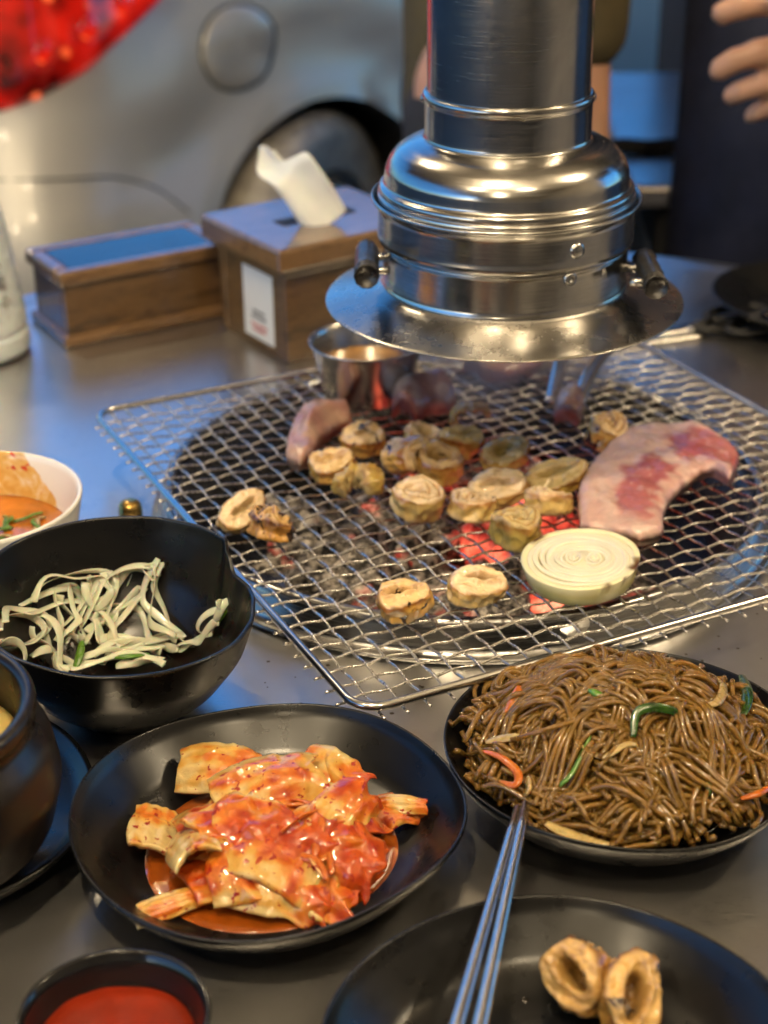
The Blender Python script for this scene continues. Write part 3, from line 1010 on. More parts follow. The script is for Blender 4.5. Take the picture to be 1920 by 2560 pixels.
# salad bowl with a pinched pouring lip on its right
BC = (-0.1180, 0.6560)
bowl_rim = [(0, 0.0600, 0.0535), (14, 0.0590, 0.0530), (24, 0.0545, 0.0560), (33, 0.0555, 0.0625), (42, 0.0595, 0.0655), (60, 0.0600, 0.0665), (90, 0.0605, 0.0670), (120, 0.0625, 0.0670), (150, 0.0655, 0.0660), (180, 0.0665, 0.0640), (210, 0.0660, 0.0610), (240, 0.0665, 0.0580), (270, 0.0655, 0.0550), (300, 0.0640, 0.0530), (325, 0.0635, 0.0520), (345, 0.0620, 0.0525), (360, 0.0600, 0.0535)]


def bowl_at(a):
    d = math.degrees(a) % 360
    for (a0, r0, z0), (a1, r1, z1) in zip(bowl_rim, bowl_rim[1:]):
        if d <= a1:
            t = (d - a0) / (a1 - a0)
            t = t * t * (3 - 2 * t)
            return r0 + (r1 - r0) * t, z0 + (z1 - z0) * t
    return bowl_rim[0][1:]


def bowl_mod(a, r, z):
    rr, zz = bowl_at(a)
    w = max(0.0, min(1.0, z / 0.06))
    return r * (1 + (rr / 0.062 - 1) * w), z * (1 + (zz / 0.06 - 1) * w ** 0.8)


sb = thing('salad_bowl', 'deep matt black bowl with pinched pouring lip holding onion strips', 'bowl', (BC[0], BC[1], 0))
obj('body', lathe(rounded([(0.0004, 0.0014), (0.024, 0.0014), (0.0245, 0.0004), (0.027, 0.0004), (0.0295, 0.0035), (0.043, 0.0150), (0.055, 0.0340), (0.0612, 0.0560), (0.0620, 0.0590), (0.0617, 0.0602), (0.0600, 0.0602), (0.0590, 0.0560), (0.0520, 0.0335), (0.040, 0.0170), (0.026, 0.0075), (0.0004, 0.0055)], 0.005, 5), 180, bowl_mod), MAT['black_ware'], sb)

# white bowl, left edge
WC = (-0.2085, 0.7630)
wb = thing('white_bowl', 'white ceramic bowl streaked with orange sauce at the left picture edge', 'bowl', (WC[0], WC[1], 0))
obj('body', lathe(rounded([(0.0004, 0.001), (0.026, 0.001), (0.028, 0.003), (0.040, 0.012), (0.0515, 0.033), (0.0558, 0.0545), (0.0552, 0.0558), (0.0538, 0.0556), (0.0528, 0.0535), (0.048, 0.033), (0.037, 0.0155), (0.0004, 0.0085)], 0.003, 5), 120), MAT['bowl_stained'], wb)
obj('sauce', lathe([(0.0004, 0.0325), (0.03, 0.0327), (0.0455, 0.0330), (0.0476, 0.0334), (0.0470, 0.0318), (0.0004, 0.031)], 64), MAT['orange_sauce'], wb)
wr2 = random.Random(3)
for k in range(12):
    a, d = wr2.uniform(-0.6, 0.9), wr2.uniform(0.01, 0.036)
    x, y = WC[0] + d * math.cos(a), WC[1] + d * math.sin(a) - 0.004
    P = [(-0.008, 0, 0), (-0.003, wr2.uniform(-.003, .003), 0.001), (0.003, wr2.uniform(-.003, .003), 0.0014), (0.008, 0, 0)]
    tag(obj('scallion_shred', tube(spline(P, 9), 0.0014, 6, False, 0.5), MAT['green_strip'] if k % 3 else MAT['cabbage'], loc=(x, y, 0.0338), rot=(0, 0, wr2.uniform(0, 3.1))),
        'thin scallion shred floating on the orange sauce in the white bowl', 'scallion', 'scallion shreds in the white bowl')

# earthenware pot on its saucer, far left
PC = (-0.1850, 0.5300)
pt = thing('stone_pot', 'dark glazed earthenware pot with yellow steamed egg at the left edge', 'pot', (PC[0], PC[1], 0.0075))
obj('body', lathe(rounded([(0.0004, 0.001), (0.034, 0.001), (0.040, 0.004), (0.055, 0.018), (0.0602, 0.038), (0.0575, 0.055), (0.0520, 0.0625), (0.0516, 0.0650), (0.0535, 0.0690), (0.0530, 0.0730), (0.0505, 0.0745), (0.0475, 0.0730), (0.0468, 0.0660), (0.048, 0.055), (0.048, 0.03), (0.038, 0.012), (0.0004, 0.009)], 0.004, 5), 120), MAT['stone_pot'], pt)
obj('steamed_egg', lathe([(0.0004, 0.0560), (0.02, 0.0570), (0.035, 0.0560), (0.044, 0.0530), (0.0476, 0.0490), (0.0476, 0.046), (0.0004, 0.045)], 64, lambda a, r, z: (r, z + 0.004 * fnoise((r * math.cos(a), r * math.sin(a), 0), 70, 5) + 0.0015 * fnoise((r * math.cos(a), r * math.sin(a), 0), 260, 3))), MAT['egg'], pt)
TCX = (-0.1985, 0.5560)
sq = thing('pot_saucer', 'black wavy saucer under the earthenware pot', 'saucer', (TCX[0], TCX[1], 0))
obj('body', lathe(rounded([(0.0004, 0.0012), (0.055, 0.0012), (0.058, 0.0030), (0.074, 0.0100), (0.0795, 0.0165), (0.0795, 0.0180), (0.0775, 0.0182), (0.072, 0.0125), (0.056, 0.0072), (0.0004, 0.0070)], 0.003, 4), 96, rim_wave(0.003, 0.4, 3.0, 0.012, 0.08)), MAT['black_ware'], sq)

# steel sauce cup standing on the grate
CC = (-0.0095, 0.9530)
cp = thing('sauce_cup', 'small flared steel cup of dipping sauce standing on the grate', 'cup', (CC[0], CC[1], 0.0285))
obj('body', lathe(rounded([(0.0004, 0.0006), (0.024, 0.0006), (0.0258, 0.002), (0.0335, 0.0355), (0.0352, 0.0368), (0.0350, 0.0378), (0.0338, 0.0374), (0.0326, 0.0356), (0.0248, 0.0030), (0.0004, 0.0018)], 0.0012), 96), MAT['cup_steel'], cp)
obj('sauce', lathe([(0.0004, 0.0225), (0.026, 0.0227), (0.0292, 0.0230), (0.0286, 0.0210), (0.0004, 0.020)], 64), MAT['dip_sauce'], cp)

# chopsticks leaning from the near plate onto the noodle plate
for k, (a, b) in enumerate((((0.0504, 0.5252, 0.036), (0.0165, 0.3884, 0.0345)), ((0.0536, 0.5261, 0.0375), (0.0247, 0.3883, 0.0345)))):
    A, B = Vector(a), Vector(b)
    d = (A - B).normalized()
    B2 = A - d * 0.215
    P = [A.lerp(B2, i / 14) for i in range(15)]
    o = obj('chopstick', tube([p - B2 for p in P], [0.0017 + 0.0013 * min(1, i / 9) for i in range(15)], 10, False, 0.85), MAT['chopstick'], loc=B2)
    tag(o, ('flat steel chopstick resting on the noodle plate, the one nearer the kimchi', 'flat steel chopstick resting on the noodle plate, the one nearer the grilled rings')[k], 'chopstick', 'pair of steel chopsticks')

# ------------------------------------------------------------------ food on the grate
FZ = GZ + 0.0021


COLS = []


def set_tint(me, cols):
    at = me.attributes.new('tint', 'FLOAT_COLOR', 'POINT')
    buf = []
    for c in cols:
        buf += [c[0], c[1], c[2], 1.0]
    at.data.foreach_set('color', buf)


def crease(p, f, seed):
    """sharp inward folds along the zero lines of a noise"""
    return -max(0.0, 1 - 7 * abs(fnoise(p, f, seed))) ** 1.5


def ring_body(seed, rad, h, w, turns=1.0, inner=0.35, sq=(1, 1), wob=0.12, flare=0.0, pinch=0.0, amp=0.0012, nst=64, gap=0.0, pal='tripe_gold'):
    """a grilled intestine piece: a thick strip closed to a ring (turns=1) or rolled into a spiral"""
    n = 16
    COLS.clear()
    top_c, side_c, rim_c = TRIPE[pal]
    closed = turns == 1.0 and gap == 0.0
    V, F = [], []
    m = nst if closed else nst + 1
    for i in range(m):
        t = i / nst
        a = 2 * math.pi * turns * t * (1 - gap) + seed
        rho = rad * (1 - (1 - inner) * (t if turns > 1 else 0)) - w * 0.5
        rho *= 1 + wob * math.sin(2 * a + seed * 2.1) + wob * 0.6 * math.sin(3 * a + seed)
        if pinch:
            rho *= 1 - pinch * max(0, math.cos(a - seed - 1.2)) ** 3
        hh = h * (1 + 0.12 * math.sin(a * 1.5 + seed) + 0.08 * fnoise((t * 5, seed, 0), 1.0, seed))
        taper = 1.0
        if not closed:
            e = min(t, 1 - t) * nst
            taper = min(1.0, 0.55 + 0.15 * e)
        for k in range(n):
            b = 2 * math.pi * k / n
            cb, sb_ = math.cos(b), math.sin(b)
            ex = math.copysign(abs(cb) ** 0.75, cb) * w * 0.5 * taper
            ez = math.copysign(abs(sb_) ** 0.75, sb_) * hh * 0.5 * taper
            r2 = rho + ex + flare * ez
            p = Vector((r2 * math.cos(a) * sq[0], r2 * math.sin(a) * sq[1], ez + hh * 0.5))
            nn = amp * fnoise(p, 150, seed) + amp * 0.75 * fnoise(p, 330, seed + 3) + amp * 0.4 * fnoise(p, 800, seed + 7)
            out = Vector((math.cos(a) * cb, math.sin(a) * cb, sb_))
            nn += 0.0008 * crease(p, 75, seed + 11) + 0.0004 * crease(p, 190, seed + 13)
            V.append(p + out * nn * 1.5)
            e = math.exp(-((sb_ - 0.75) / 0.3) ** 2)
            COLS.append(mixv(mixv(side_c, top_c, ss(-0.2, 0.9, -cb)), rim_c, e * (0.6 + 0.6 * fnoise(p, 130, seed + 9))))
    lim = m if closed else m - 1
    for i in range(lim):
        j = (i + 1) % m
        for k in range(n):
            l = (k + 1) % n
            F.append((i * n + k, j * n + k, j * n + l, i * n + l))
    if not closed:
        F.append(tuple(range(n)))
        F.append(tuple((m - 1) * n + k for k in range(n - 1, -1, -1)))
    return V, F


def puck(seed, rad, h, hole=0.3, hdepth=0.7, hsq=(1.0, 1.0), hoff=(0, 0), sq=(1, 1), spiral=0.0, lob=0.05, amp=0.0011, lip=0.0, tri=0.0, pal='tripe_gold'):
    """a cut of stuffed intestine: rounded short cylinder, wrinkled skin, folded top with a hole"""
    n = 72
    V, F = [], []
    COLS.clear()
    top_c, side_c, rim_c = TRIPE[pal]
    rows = []
    for i in range(20):
        rows.append(('t', (i + 0.4) / 20))
    for i in range(9):
        rows.append(('s', (i + 0.5) / 9))
    for i in range(4):
        rows.append(('b', 1 - (i + 0.5) / 4.5))
    for kind, q in rows:
        for k in range(n):
            a = 2 * math.pi * k / n
            ro_ = rad * (1 + lob * math.sin(2 * a + seed) + lob * 0.7 * math.sin(3 * a + seed * 1.7) + tri * math.cos(3 * a) + 0.03 * fnoise((math.cos(a), math.sin(a), seed), 1.6, seed))
            hh = h * (1 + 0.10 * math.sin(a + seed) + 0.07 * math.sin(2 * a + seed * 2))
            groove = 0.0
            if kind == 't':
                r = ro_ * q * 0.965
                z = hh - hh * 0.06 * ss(0.90, 1.0, q)
                x, y = r * math.cos(a), r * math.sin(a)
                d = math.hypot((x - hoff[0] * rad) / hsq[0], (y - hoff[1] * rad) / hsq[1]) / rad
                d += 0.08 * fnoise((x, y, 0), 160, seed)
                z -= hh * hdepth * (1 - ss(hole * 0.72, hole * 1.10, d))
                z += lip * math.exp(-((d - hole * 1.45) / 0.12) ** 2)
                if spiral:
                    ph = (q * 2.7 - a / (2 * math.pi) + seed + 0.32 * fnoise((x, y, 0), 110, seed)) % 1.0
                    groove = math.exp(-((ph - 0.5) / 0.13) ** 2) * ss(0.06, 0.2, q) * ss(0.97, 0.86, q)
                    z -= spiral * 1.3 * groove
                    z += spiral * 0.5 * fnoise((x, y, 0), 210, seed + 1)
            elif kind == 's':
                bul = 0.975 + 0.025 * math.sin(math.pi * min(1, q * 1.15)) ** 0.6
                r = ro_ * bul * (1 - 0.09 * ss(0.80, 1.0, q))
                z = hh * 0.90 * (1 - q)
                r += 0.0006 * math.sin(a * 7 + 3 * fnoise((a, q * 2, 0), 1.0, seed) + seed) * math.sin(math.pi * q)
                r += 0.0005 * math.sin(q * 9 + 2.4 * fnoise((math.cos(a) * 2, math.sin(a) * 2, 0), 1.0, seed + 2))
                x, y = r * math.cos(a), r * math.sin(a)
            else:
                r = ro_ * 0.88 * q
                z = 0.0
                x, y = r * math.cos(a), r * math.sin(a)
            p = Vector((x * sq[0], y * sq[1], z))
            nn = amp * (fnoise(p, 130, seed) + 0.5 * fnoise(p, 300, seed + 3) + 0.25 * fnoise(p, 700, seed + 6))
            out = Vector((0, 0, 1)) if kind == 't' else (Vector((math.cos(a), math.sin(a), 0)) if kind == 's' else Vector((0, 0, -0.3)))
            nn += 0.0009 * crease(p, 75, seed + 11) + 0.0005 * crease(p, 190, seed + 13)
            V.append(p + out * nn * 1.3)
            if kind == 't':
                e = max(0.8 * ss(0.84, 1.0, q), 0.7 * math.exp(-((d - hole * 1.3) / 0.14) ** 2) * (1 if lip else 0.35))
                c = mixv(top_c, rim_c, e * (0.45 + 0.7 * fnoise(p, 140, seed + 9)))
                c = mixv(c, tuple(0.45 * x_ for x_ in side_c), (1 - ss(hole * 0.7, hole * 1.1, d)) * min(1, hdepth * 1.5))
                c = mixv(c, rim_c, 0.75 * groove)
            elif kind == 's':
                c = mixv(mixv(rim_c, side_c, ss(0.0, 0.30, q + 0.25 * fnoise(p, 120, seed + 4))), top_c, 0.55 * ss(0.55, 1.0, q + 0.3 * fnoise(p, 90, seed + 2)))
            else:
                c = rim_c
            COLS.append(c)
    m = len(rows)
    for i in range(m - 1):
        for k in range(n):
            l = (k + 1) % n
            F.append((i * n + k, (i + 1) * n + k, (i + 1) * n + l, i * n + l))
    F.append(tuple(range(n)))
    F.append(tuple((m - 1) * n + k for k in range(n - 1, -1, -1)))
    return V, F


GRP = 'grilled intestine rings on the grate'
tripe = [
    # where, shape, material, rotation, label
    ((-0.0746, 0.7824, 0.034), dict(P=1, rad=0.0150, h=0.0100, hole=0.30, hdepth=0.45, hsq=(1.6, 0.6), sq=(1.15, 0.72), lip=0.0012), 'tripe_pale', (R(34), R(-16), 0.72), 'pale flattened intestine ring leaning at the far left of the grate'),
    ((-0.059, 0.7631, 0.034), dict(P=1, rad=0.0145, h=0.0150, hole=0.25, hdepth=0.35, sq=(1.1, 0.85), spiral=0.0016, lob=0.12, amp=0.0024), 'tripe_char', (R(16), R(8), 2.2), 'charred golden intestine piece with black spots at the left of the grate'),
    ((-0.0114, 0.8756, 0.034), dict(P=1, rad=0.0150, h=0.0130, hole=0.26, hdepth=0.4, hsq=(1.3, 0.8), lip=0.0008), 'tripe_gold', (R(14), R(-8), 0.5), 'golden ring with a small pink hole beside the pale pork strip'),
    ((-0.0275, 0.8409, 0.034), dict(P=1, rad=0.0150, h=0.0125, hole=0.34, hdepth=0.25, hsq=(1.5, 0.7), sq=(1.08, 0.85), lip=0.001), 'tripe_gold', (R(12), R(-14), 0.3), 'golden flat topped ring in front of the pale pork strip'),
    ((0.0045, 0.8463, 0.034), dict(P=1, rad=0.0130, h=0.0260, hole=0.3, hdepth=0.2, sq=(1.0, 0.95)), 'tripe_gold', (R(68), R(18), 0.72), 'shiny golden piece lying on its side between two upright rings'),
    ((-0.0151, 0.8089, 0.034), dict(rad=0.0205, h=0.0150, w=0.0125, gap=0.55, sq=(0.80, 1.15), amp=0.0019), 'tripe_green', (R(12), R(4), -1.05), 'crescent shaped yellow piece opening to the left, cut end towards us'),
    ((0.0203, 0.8775, 0.034), dict(P=1, rad=0.0128, h=0.0125, hole=0.52, hdepth=0.75, lip=0.0008), 'tripe_pale', (R(18), R(4), 1.5), 'small smoky ring with a round hollow behind the tall brown ring'),
    ((0.0411, 0.868, 0.034), dict(P=1, rad=0.0145, h=0.0170, hole=0.35, hdepth=0.4, hsq=(1.6, 0.6), sq=(1.15, 0.7), amp=0.0018), 'tripe_green', (R(24), R(4), 0.35), 'greenish folded piece standing in the smoke behind the tall brown ring'),
    ((0.0298, 0.8355, 0.034), dict(P=1, rad=0.0155, h=0.0190, hole=0.50, hdepth=0.5, hsq=(1.2, 0.85), sq=(1.05, 0.9), lip=0.0008), 'tripe_gold', (R(10), R(6), -0.1), 'tall browned ring with open hollow top in the middle of the grate'),
    ((0.0497, 0.8987, 0.034), dict(rad=0.0135, h=0.012, w=0.0060, gap=0.25), 'tripe', (R(82), 0, 0.2), 'arched piece standing upright in the smoke under the hood'),
    ((0.0682, 0.8548, 0.034), dict(P=1, rad=0.0155, h=0.0115, hole=0.38, hdepth=0.5, hsq=(1.3, 0.8), sq=(1.05, 0.88), lip=0.001), 'tripe_green', (R(16), R(-8), 0.3), 'smoke veiled grey green ring in the middle at the back'),
    ((0.0167, 0.7926, 0.034), dict(P=1, rad=0.0160, h=0.0180, hole=0.20, hdepth=0.2, spiral=0.0013), 'tripe_pale', (R(16), R(3), 0.4), 'large pale rolled piece with spiral filling, biggest in the near row'),
    ((0.0441, 0.7844, 0.034), dict(P=1, rad=0.0150, h=0.0150, hole=0.20, hdepth=0.25, hoff=(-0.15, -0.05), spiral=0.0013, sq=(1.06, 0.95)), 'tripe_pale', (R(14), R(-4), 2.6), 'pale rolled piece with spiral filling between the largest roll and the dark roll'),
    ((0.0616, 0.8085, 0.034), dict(P=1, rad=0.0175, h=0.0120, hole=0.32, hdepth=0.35, hsq=(1.7, 0.6), sq=(1.15, 0.78), lip=0.0016), 'tripe_pale', (R(16), R(-8), 0.0), 'loosely folded pale piece behind the two near rolls'),
    ((0.0933, 0.8194, 0.034), dict(P=1, rad=0.0185, h=0.0130, hole=0.36, hdepth=0.45, hsq=(1.6, 0.6), sq=(1.1, 0.72), lip=0.0010), 'tripe_green', (R(16), R(-10), 0.15), 'oval ring half veiled by smoke next to the big pork slice'),
    ((0.0862, 0.7858, 0.034), dict(P=1, rad=0.0148, h=0.0150, hole=0.18, hdepth=0.25, spiral=0.0013, sq=(1.05, 0.92)), 'tripe_pale', (R(16), R(-12), 3.7), 'pale rolled piece touching the big pork slice on its left'),
    ((0.0674, 0.7597, 0.034), dict(P=1, rad=0.0155, h=0.0190, hole=0.42, hdepth=0.22, hsq=(1.4, 0.7), amp=0.0015, spiral=0.0006), 'tripe_green', (R(6), R(-4), 0.2), 'tall olive roll with dark browned top, nearest to the onion slice'),
    ((0.0098, 0.6883, 0.034), dict(P=1, rad=0.0150, h=0.0145, hole=0.34, hdepth=0.45, hsq=(1.75, 0.55), sq=(1.08, 0.82), lip=0.0022, lob=0.08), 'tripe_gold', (R(8), R(-10), 0.25), 'pinched golden ring nearest to us, lower left of the onion'),
    ((0.0427, 0.7021, 0.034), dict(P=1, rad=0.0155, h=0.0125, hole=0.27, hdepth=0.45, hsq=(1.9, 0.5), hoff=(0.1, 0.05), sq=(1.1, 0.82), lip=0.0024, tri=0.12, lob=0.08), 'tripe_pale', (R(10), R(8), 0.1), 'triangular pale gold ring just left of the onion slice'),
    ((0.1249, 0.8739, 0.034), dict(P=1, rad=0.0140, h=0.0200, hole=0.3, hdepth=0.2, spiral=0.0012, lob=0.06), 'tripe_gold', (R(10), R(10), 0.9), 'round brown roll standing alone behind the big pork slice'),
]
for i, (p, kw, mt, rot, lab) in enumerate(tripe):
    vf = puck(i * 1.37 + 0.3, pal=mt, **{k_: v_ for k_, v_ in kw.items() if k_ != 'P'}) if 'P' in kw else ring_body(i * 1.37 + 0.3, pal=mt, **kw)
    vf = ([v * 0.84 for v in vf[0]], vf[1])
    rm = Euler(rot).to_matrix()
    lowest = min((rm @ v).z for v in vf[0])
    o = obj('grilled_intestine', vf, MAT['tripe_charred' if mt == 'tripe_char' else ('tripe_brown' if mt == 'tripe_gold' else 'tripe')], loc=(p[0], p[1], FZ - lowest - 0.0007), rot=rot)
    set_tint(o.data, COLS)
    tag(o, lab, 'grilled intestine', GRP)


def slab(left, right, thick, nu, nv, z0, seed, lift=lambda u, v: 0.0, amp=0.0015):
    """slice of meat between two long edges given as world points"""
    L = [(*p[:2], 0) for p in left]
    Rr = [(*p[:2], 0) for p in right]

    def f(u, v, s):
        a, b = cr(L, u), cr(Rr, u)
        p = a.lerp(b, v)
        e = 1 - abs(2 * v - 1) ** 7
        e *= 1 - abs(2 * u - 1) ** 14
        jig = 0.0008 * fnoise(p, 260, seed)
        z = z0 + thick * 0.5 + s * thick * 0.5 * max(e, 0) ** 0.5 + lift(u, v) + amp * fnoise(p, 70, seed) + 0.4 * amp * fnoise(p, 240, seed + 2)
        return (p.x + jig, p.y + 0.0008 * fnoise(p, 230, seed + 5), z)
    return shell(nu, nv, f)


FAT, FAT2, MEAT, MEAT2 = (0.66, 0.42, 0.37), (0.72, 0.51, 0.44), (0.38, 0.085, 0.085), (0.50, 0.17, 0.16)
left_e = [(0.0998, 0.7617, 0.03), (0.1012, 0.7881, 0.03), (0.1065, 0.8148, 0.03), (0.1186, 0.8452, 0.03), (0.1369, 0.8775, 0.03), (0.152, 0.8902, 0.03), (0.1669, 0.8912, 0.03), (0.1814, 0.8896, 0.03), (0.1917, 0.8654, 0.03), (0.1967, 0.8424, 0.03)]
right_e = [(0.128, 0.747, 0.03), (0.14, 0.7528, 0.03), (0.1438, 0.7712, 0.03), (0.1501, 0.7904, 0.03), (0.1583, 0.8047, 0.03), (0.1666, 0.8159, 0.03), (0.1735, 0.8215, 0.03), (0.1796, 0.8202, 0.03), (0.1842, 0.8087, 0.03), (0.1872, 0.8143, 0.03)]
vf = slab(left_e, right_e, 0.0130, 110, 56, FZ, 3, lambda u, v: 0.004 * ss(0.6, 1.0, v) * ss(0.5, 0.9, u) + 0.0015 * math.sin(u * 7) * (1 - v))
pork = obj('pork_slice', vf, MAT['pork'])
_uv = {}
for idx, co in enumerate(vf[0]):
    k = idx % (110 * 56)
    _uv[idx] = (k // 56 / 109, k % 56 / 55)


def pork_tint():
    at = pork.data.attributes.new('tint', 'FLOAT_COLOR', 'POINT')
    buf = []
    for i, v in enumerate(pork.data.vertices):
        u, w = _uv[i]
        n1 = fnoise(v.co, 55, 2)
        n2 = fnoise(v.co, 160, 9)
        n3 = fnoise(v.co, 400, 4)
        # the lean eye in the lower half, the long lean band up to the right tip
        low = ss(0.40, 0.50, w + 0.16 * n1 + 0.06 * n2 - 0.25 * abs(u - 0.32)) * ss(0.04, 0.16, u) * ss(0.50, 0.44, u + 0.06 * n2)
        low *= 1 - 0.75 * ss(0.80, 0.90, w + 0.1 * n2)
        high = ss(0.20, 0.30, w + 0.14 * n1 + 0.05 * n2 + 0.5 * (u - 0.75)) * ss(0.53, 0.57, u + 0.05 * n2)
        m = max(low, high * (1 - 0.7 * ss(0.78, 0.90, w + 0.14 * n2 - 0.2 * (u - 0.7))))
        vein = ss(0.045, 0.0, abs(n1 + 0.3 * n2 - 0.10))
        m *= 1 - 0.6 * vein
        c = mixv(mixv(FAT, FAT2, 0.5 + n2), mixv(MEAT, MEAT2, 0.5 + n1 + 0.4 * n3), m)
        buf += [*c, 1]
    at.data.foreach_set('color', buf)


pork_tint()
tag(pork, 'large raw pink pork slice with red lean streaks on the right of the grate', 'pork slice', 'raw pork on the grate')


def tint_all(o, fn):
    colors(o.data, fn)


pl = slab([(-0.0543, 0.8488, 0.03), (-0.054, 0.8802, 0.03), (-0.0488, 0.9169, 0.03), (-0.0383, 0.9307, 0.03), (-0.0258, 0.934, 0.03)], [(-0.0458, 0.8413, 0.03), (-0.0385, 0.8546, 0.03), (-0.034, 0.8766, 0.03), (-0.0251, 0.896, 0.03), (-0.0171, 0.9026, 0.03)], 0.011, 44, 24, FZ, 8,
          lambda u, v: 0.006 * math.exp(-((v - 0.55) / 0.18) ** 2) * ss(0.15, 0.5, u) + 0.002 * math.sin(u * 5), 0.002)
po = obj('pork_strip', pl, MAT['pork'])
tint_all(po, lambda c: mixv((0.52, 0.33, 0.24), (0.44, 0.22, 0.18), 0.5 + 1.4 * fnoise(c, 60, 1)))
tag(po, 'pale pink folded pork strip at the back left of the grilled rings', 'pork strip', 'raw pork on the grate')
pk = slab([(0.0047, 0.9089, 0.03), (0.0063, 0.9419, 0.03), (0.015, 0.9549, 0.03), (0.0321, 0.9583, 0.03)], [(0.0195, 0.9018, 0.03), (0.028, 0.9153, 0.03), (0.0378, 0.9185, 0.03), (0.0437, 0.9289, 0.03)], 0.014, 36, 24, FZ, 15, lambda u, v: 0.008 * math.sin(math.pi * v), 0.003)
po = obj('pork_piece', pk, MAT['pork'])
tint_all(po, lambda c: mixv((0.30, 0.12, 0.11), (0.52, 0.38, 0.34), ss(-0.05, 0.2, fnoise(c, 60, 6))))
tag(po, 'dark reddish pork lump in front of the steel sauce cup', 'pork piece', 'raw pork on the grate')
pk = slab([(0.0506, 0.9885, 0.03), (0.0561, 1.0099, 0.03), (0.0761, 1.0201, 0.03), (0.097, 1.0196, 0.03)], [(0.0614, 0.9727, 0.03), (0.0741, 0.9686, 0.03), (0.0875, 0.9744, 0.03), (0.1011, 0.9912, 0.03)], 0.012, 36, 22, FZ, 25, lambda u, v: 0.004 * math.sin(math.pi * v), 0.003)
po = obj('pork_piece', pk, MAT['pork'])
tint_all(po, lambda c: mixv((0.46, 0.20, 0.13), (0.58, 0.42, 0.33), ss(-0.15, 0.25, fnoise(c, 50, 3))))
tag(po, 'pinkish pork piece farthest back, just below the hood flange', 'pork piece', 'raw pork on the grate')
pk = slab([(0.0999, 0.9068, 0.03), (0.1033, 0.9276, 0.03), (0.1114, 0.9396, 0.03)], [(0.1141, 0.8997, 0.03), (0.1189, 0.9133, 0.03), (0.1193, 0.9272, 0.03)], 0.012, 26, 18, FZ, 35, lambda u, v: 0.004 * math.sin(math.pi * v), 0.003)
po = obj('pork_piece', pk, MAT['pork'])
tint_all(po, lambda c: mixv((0.20, 0.10, 0.08), (0.42, 0.33, 0.30), ss(-0.15, 0.2, fnoise(c, 70, 8))))
tag(po, 'dark half grilled pork bit gripped by the tongs in the smoke', 'pork piece', 'raw pork on the grate')

# onion slice: nested layers around two cores, each layer a part
OC = (0.0958, 0.7225, 0.033)
on = thing('onion_slice', 'thick round white onion slice with browned rim on the grate', 'onion', (OC[0], OC[1], FZ), R(-12))
on.rotation_euler = (R(5.0), R(-2.0), R(-12))


def layer(c, rx, ry, w, h, seed, tilt=0.0):
    n, m = 72, 16
    V, F = [], []
    for i in range(n):
        a = 2 * math.pi * i / n
        k = 1 + 0.02 * math.sin(2 * a + seed) + 0.012 * math.sin(3 * a + seed * 2)
        for j in range(m):
            b = 2 * math.pi * j / m
            cb, sb_ = math.cos(b), math.sin(b)
            ex = math.copysign(abs(cb) ** 0.4, cb) * w * 0.5
            ez = math.copysign(abs(sb_) ** 0.14, sb_) * h * 0.5
            und = 0.0007 * (1 - ez / h * 2)
            q = (rx + ex - und * 2, ry + ex - und * 2)
            V.append(Vector((c[0] + q[0] * k * math.cos(a), c[1] + q[1] * k * math.sin(a), h * 0.5 + ez + 0.0003 * math.sin(a * 2 + seed))))
    for i in range(n):
        l = (i + 1) % n
        for j in range(m):
            F.append((i * m + j, l * m + j, l * m + (j + 1) % m, i * m + (j + 1) % m))
    return V, F


def onion_tint(rad, outer):
    def f(c):
        z = c.z / 0.0112
        base = mixv((0.78, 0.70, 0.25), (0.86, 0.80, 0.52), ss(0.45, 0.95, z)) if outer else mixv((0.72, 0.64, 0.38), (0.88, 0.83, 0.64), ss(0.6, 1.0, z))
        base = mixv(base, (0.74, 0.68, 0.42), 0.15 * ((rad * 9000) % 2 > 1))
        ang_ = math.atan2(c.y, c.x)
        d = math.hypot(c.x, c.y)
        ch = ss(0.0240, 0.0270, d + 0.002 * fnoise(c, 200, 1)) * ss(0.8, 0.4, abs(ang_ + 0.45)) * ss(0.50, 0.80, z) * ss(-0.22, -0.02, fnoise(c, 120, 3))
        ch = max(ch, ss(0.0235, 0.0275, d) * ss(0.25, 0.1, abs(ang_ - 2.55)) * ss(0.7, 0.95, z))
        return mixv(base, (0.10, 0.035, 0.008), ch)
    return f


OT = 0.0112
k = 0
rr = 0.0274
for wd in (0.0033, 0.0029, 0.0027, 0.0025, 0.0024, 0.0023, 0.0022, 0.0021):
    o = obj('layer', layer((0.0022 * k / 8, 0.0004 * k / 8, 0), rr, rr * (0.97 - 0.022 * k), wd, OT + (0.0002, -0.0001, 0.0003, 0.0)[k % 4], k), MAT['onion_slice'], on)
    tint_all(o, onion_tint(rr, k == 0))
    rr -= wd - 0.0003
    k += 1
for cx in (-0.0030, 0.0066):
    for r2, wd, hh in ((0.0036, 0.0017, OT), (0.0019, 0.0015, OT + 0.0002), (0.0006, 0.0010, OT - 0.0002)):
        o = obj('layer', layer((cx, 0.0006, 0), r2, r2 * 1.4, wd, hh, k), MAT['onion_slice'], on)
        tint_all(o, onion_tint(r2, False))
        k += 1
o = obj('layer', lathe([(0.0004, 0.0005), (0.0100, 0.0005), (0.0100, OT - 0.0012), (0.0004, OT - 0.0010)], 48), MAT['onion_slice'], on, loc=(0.002, 0, 0))
tint_all(o, onion_tint(0.014, False))

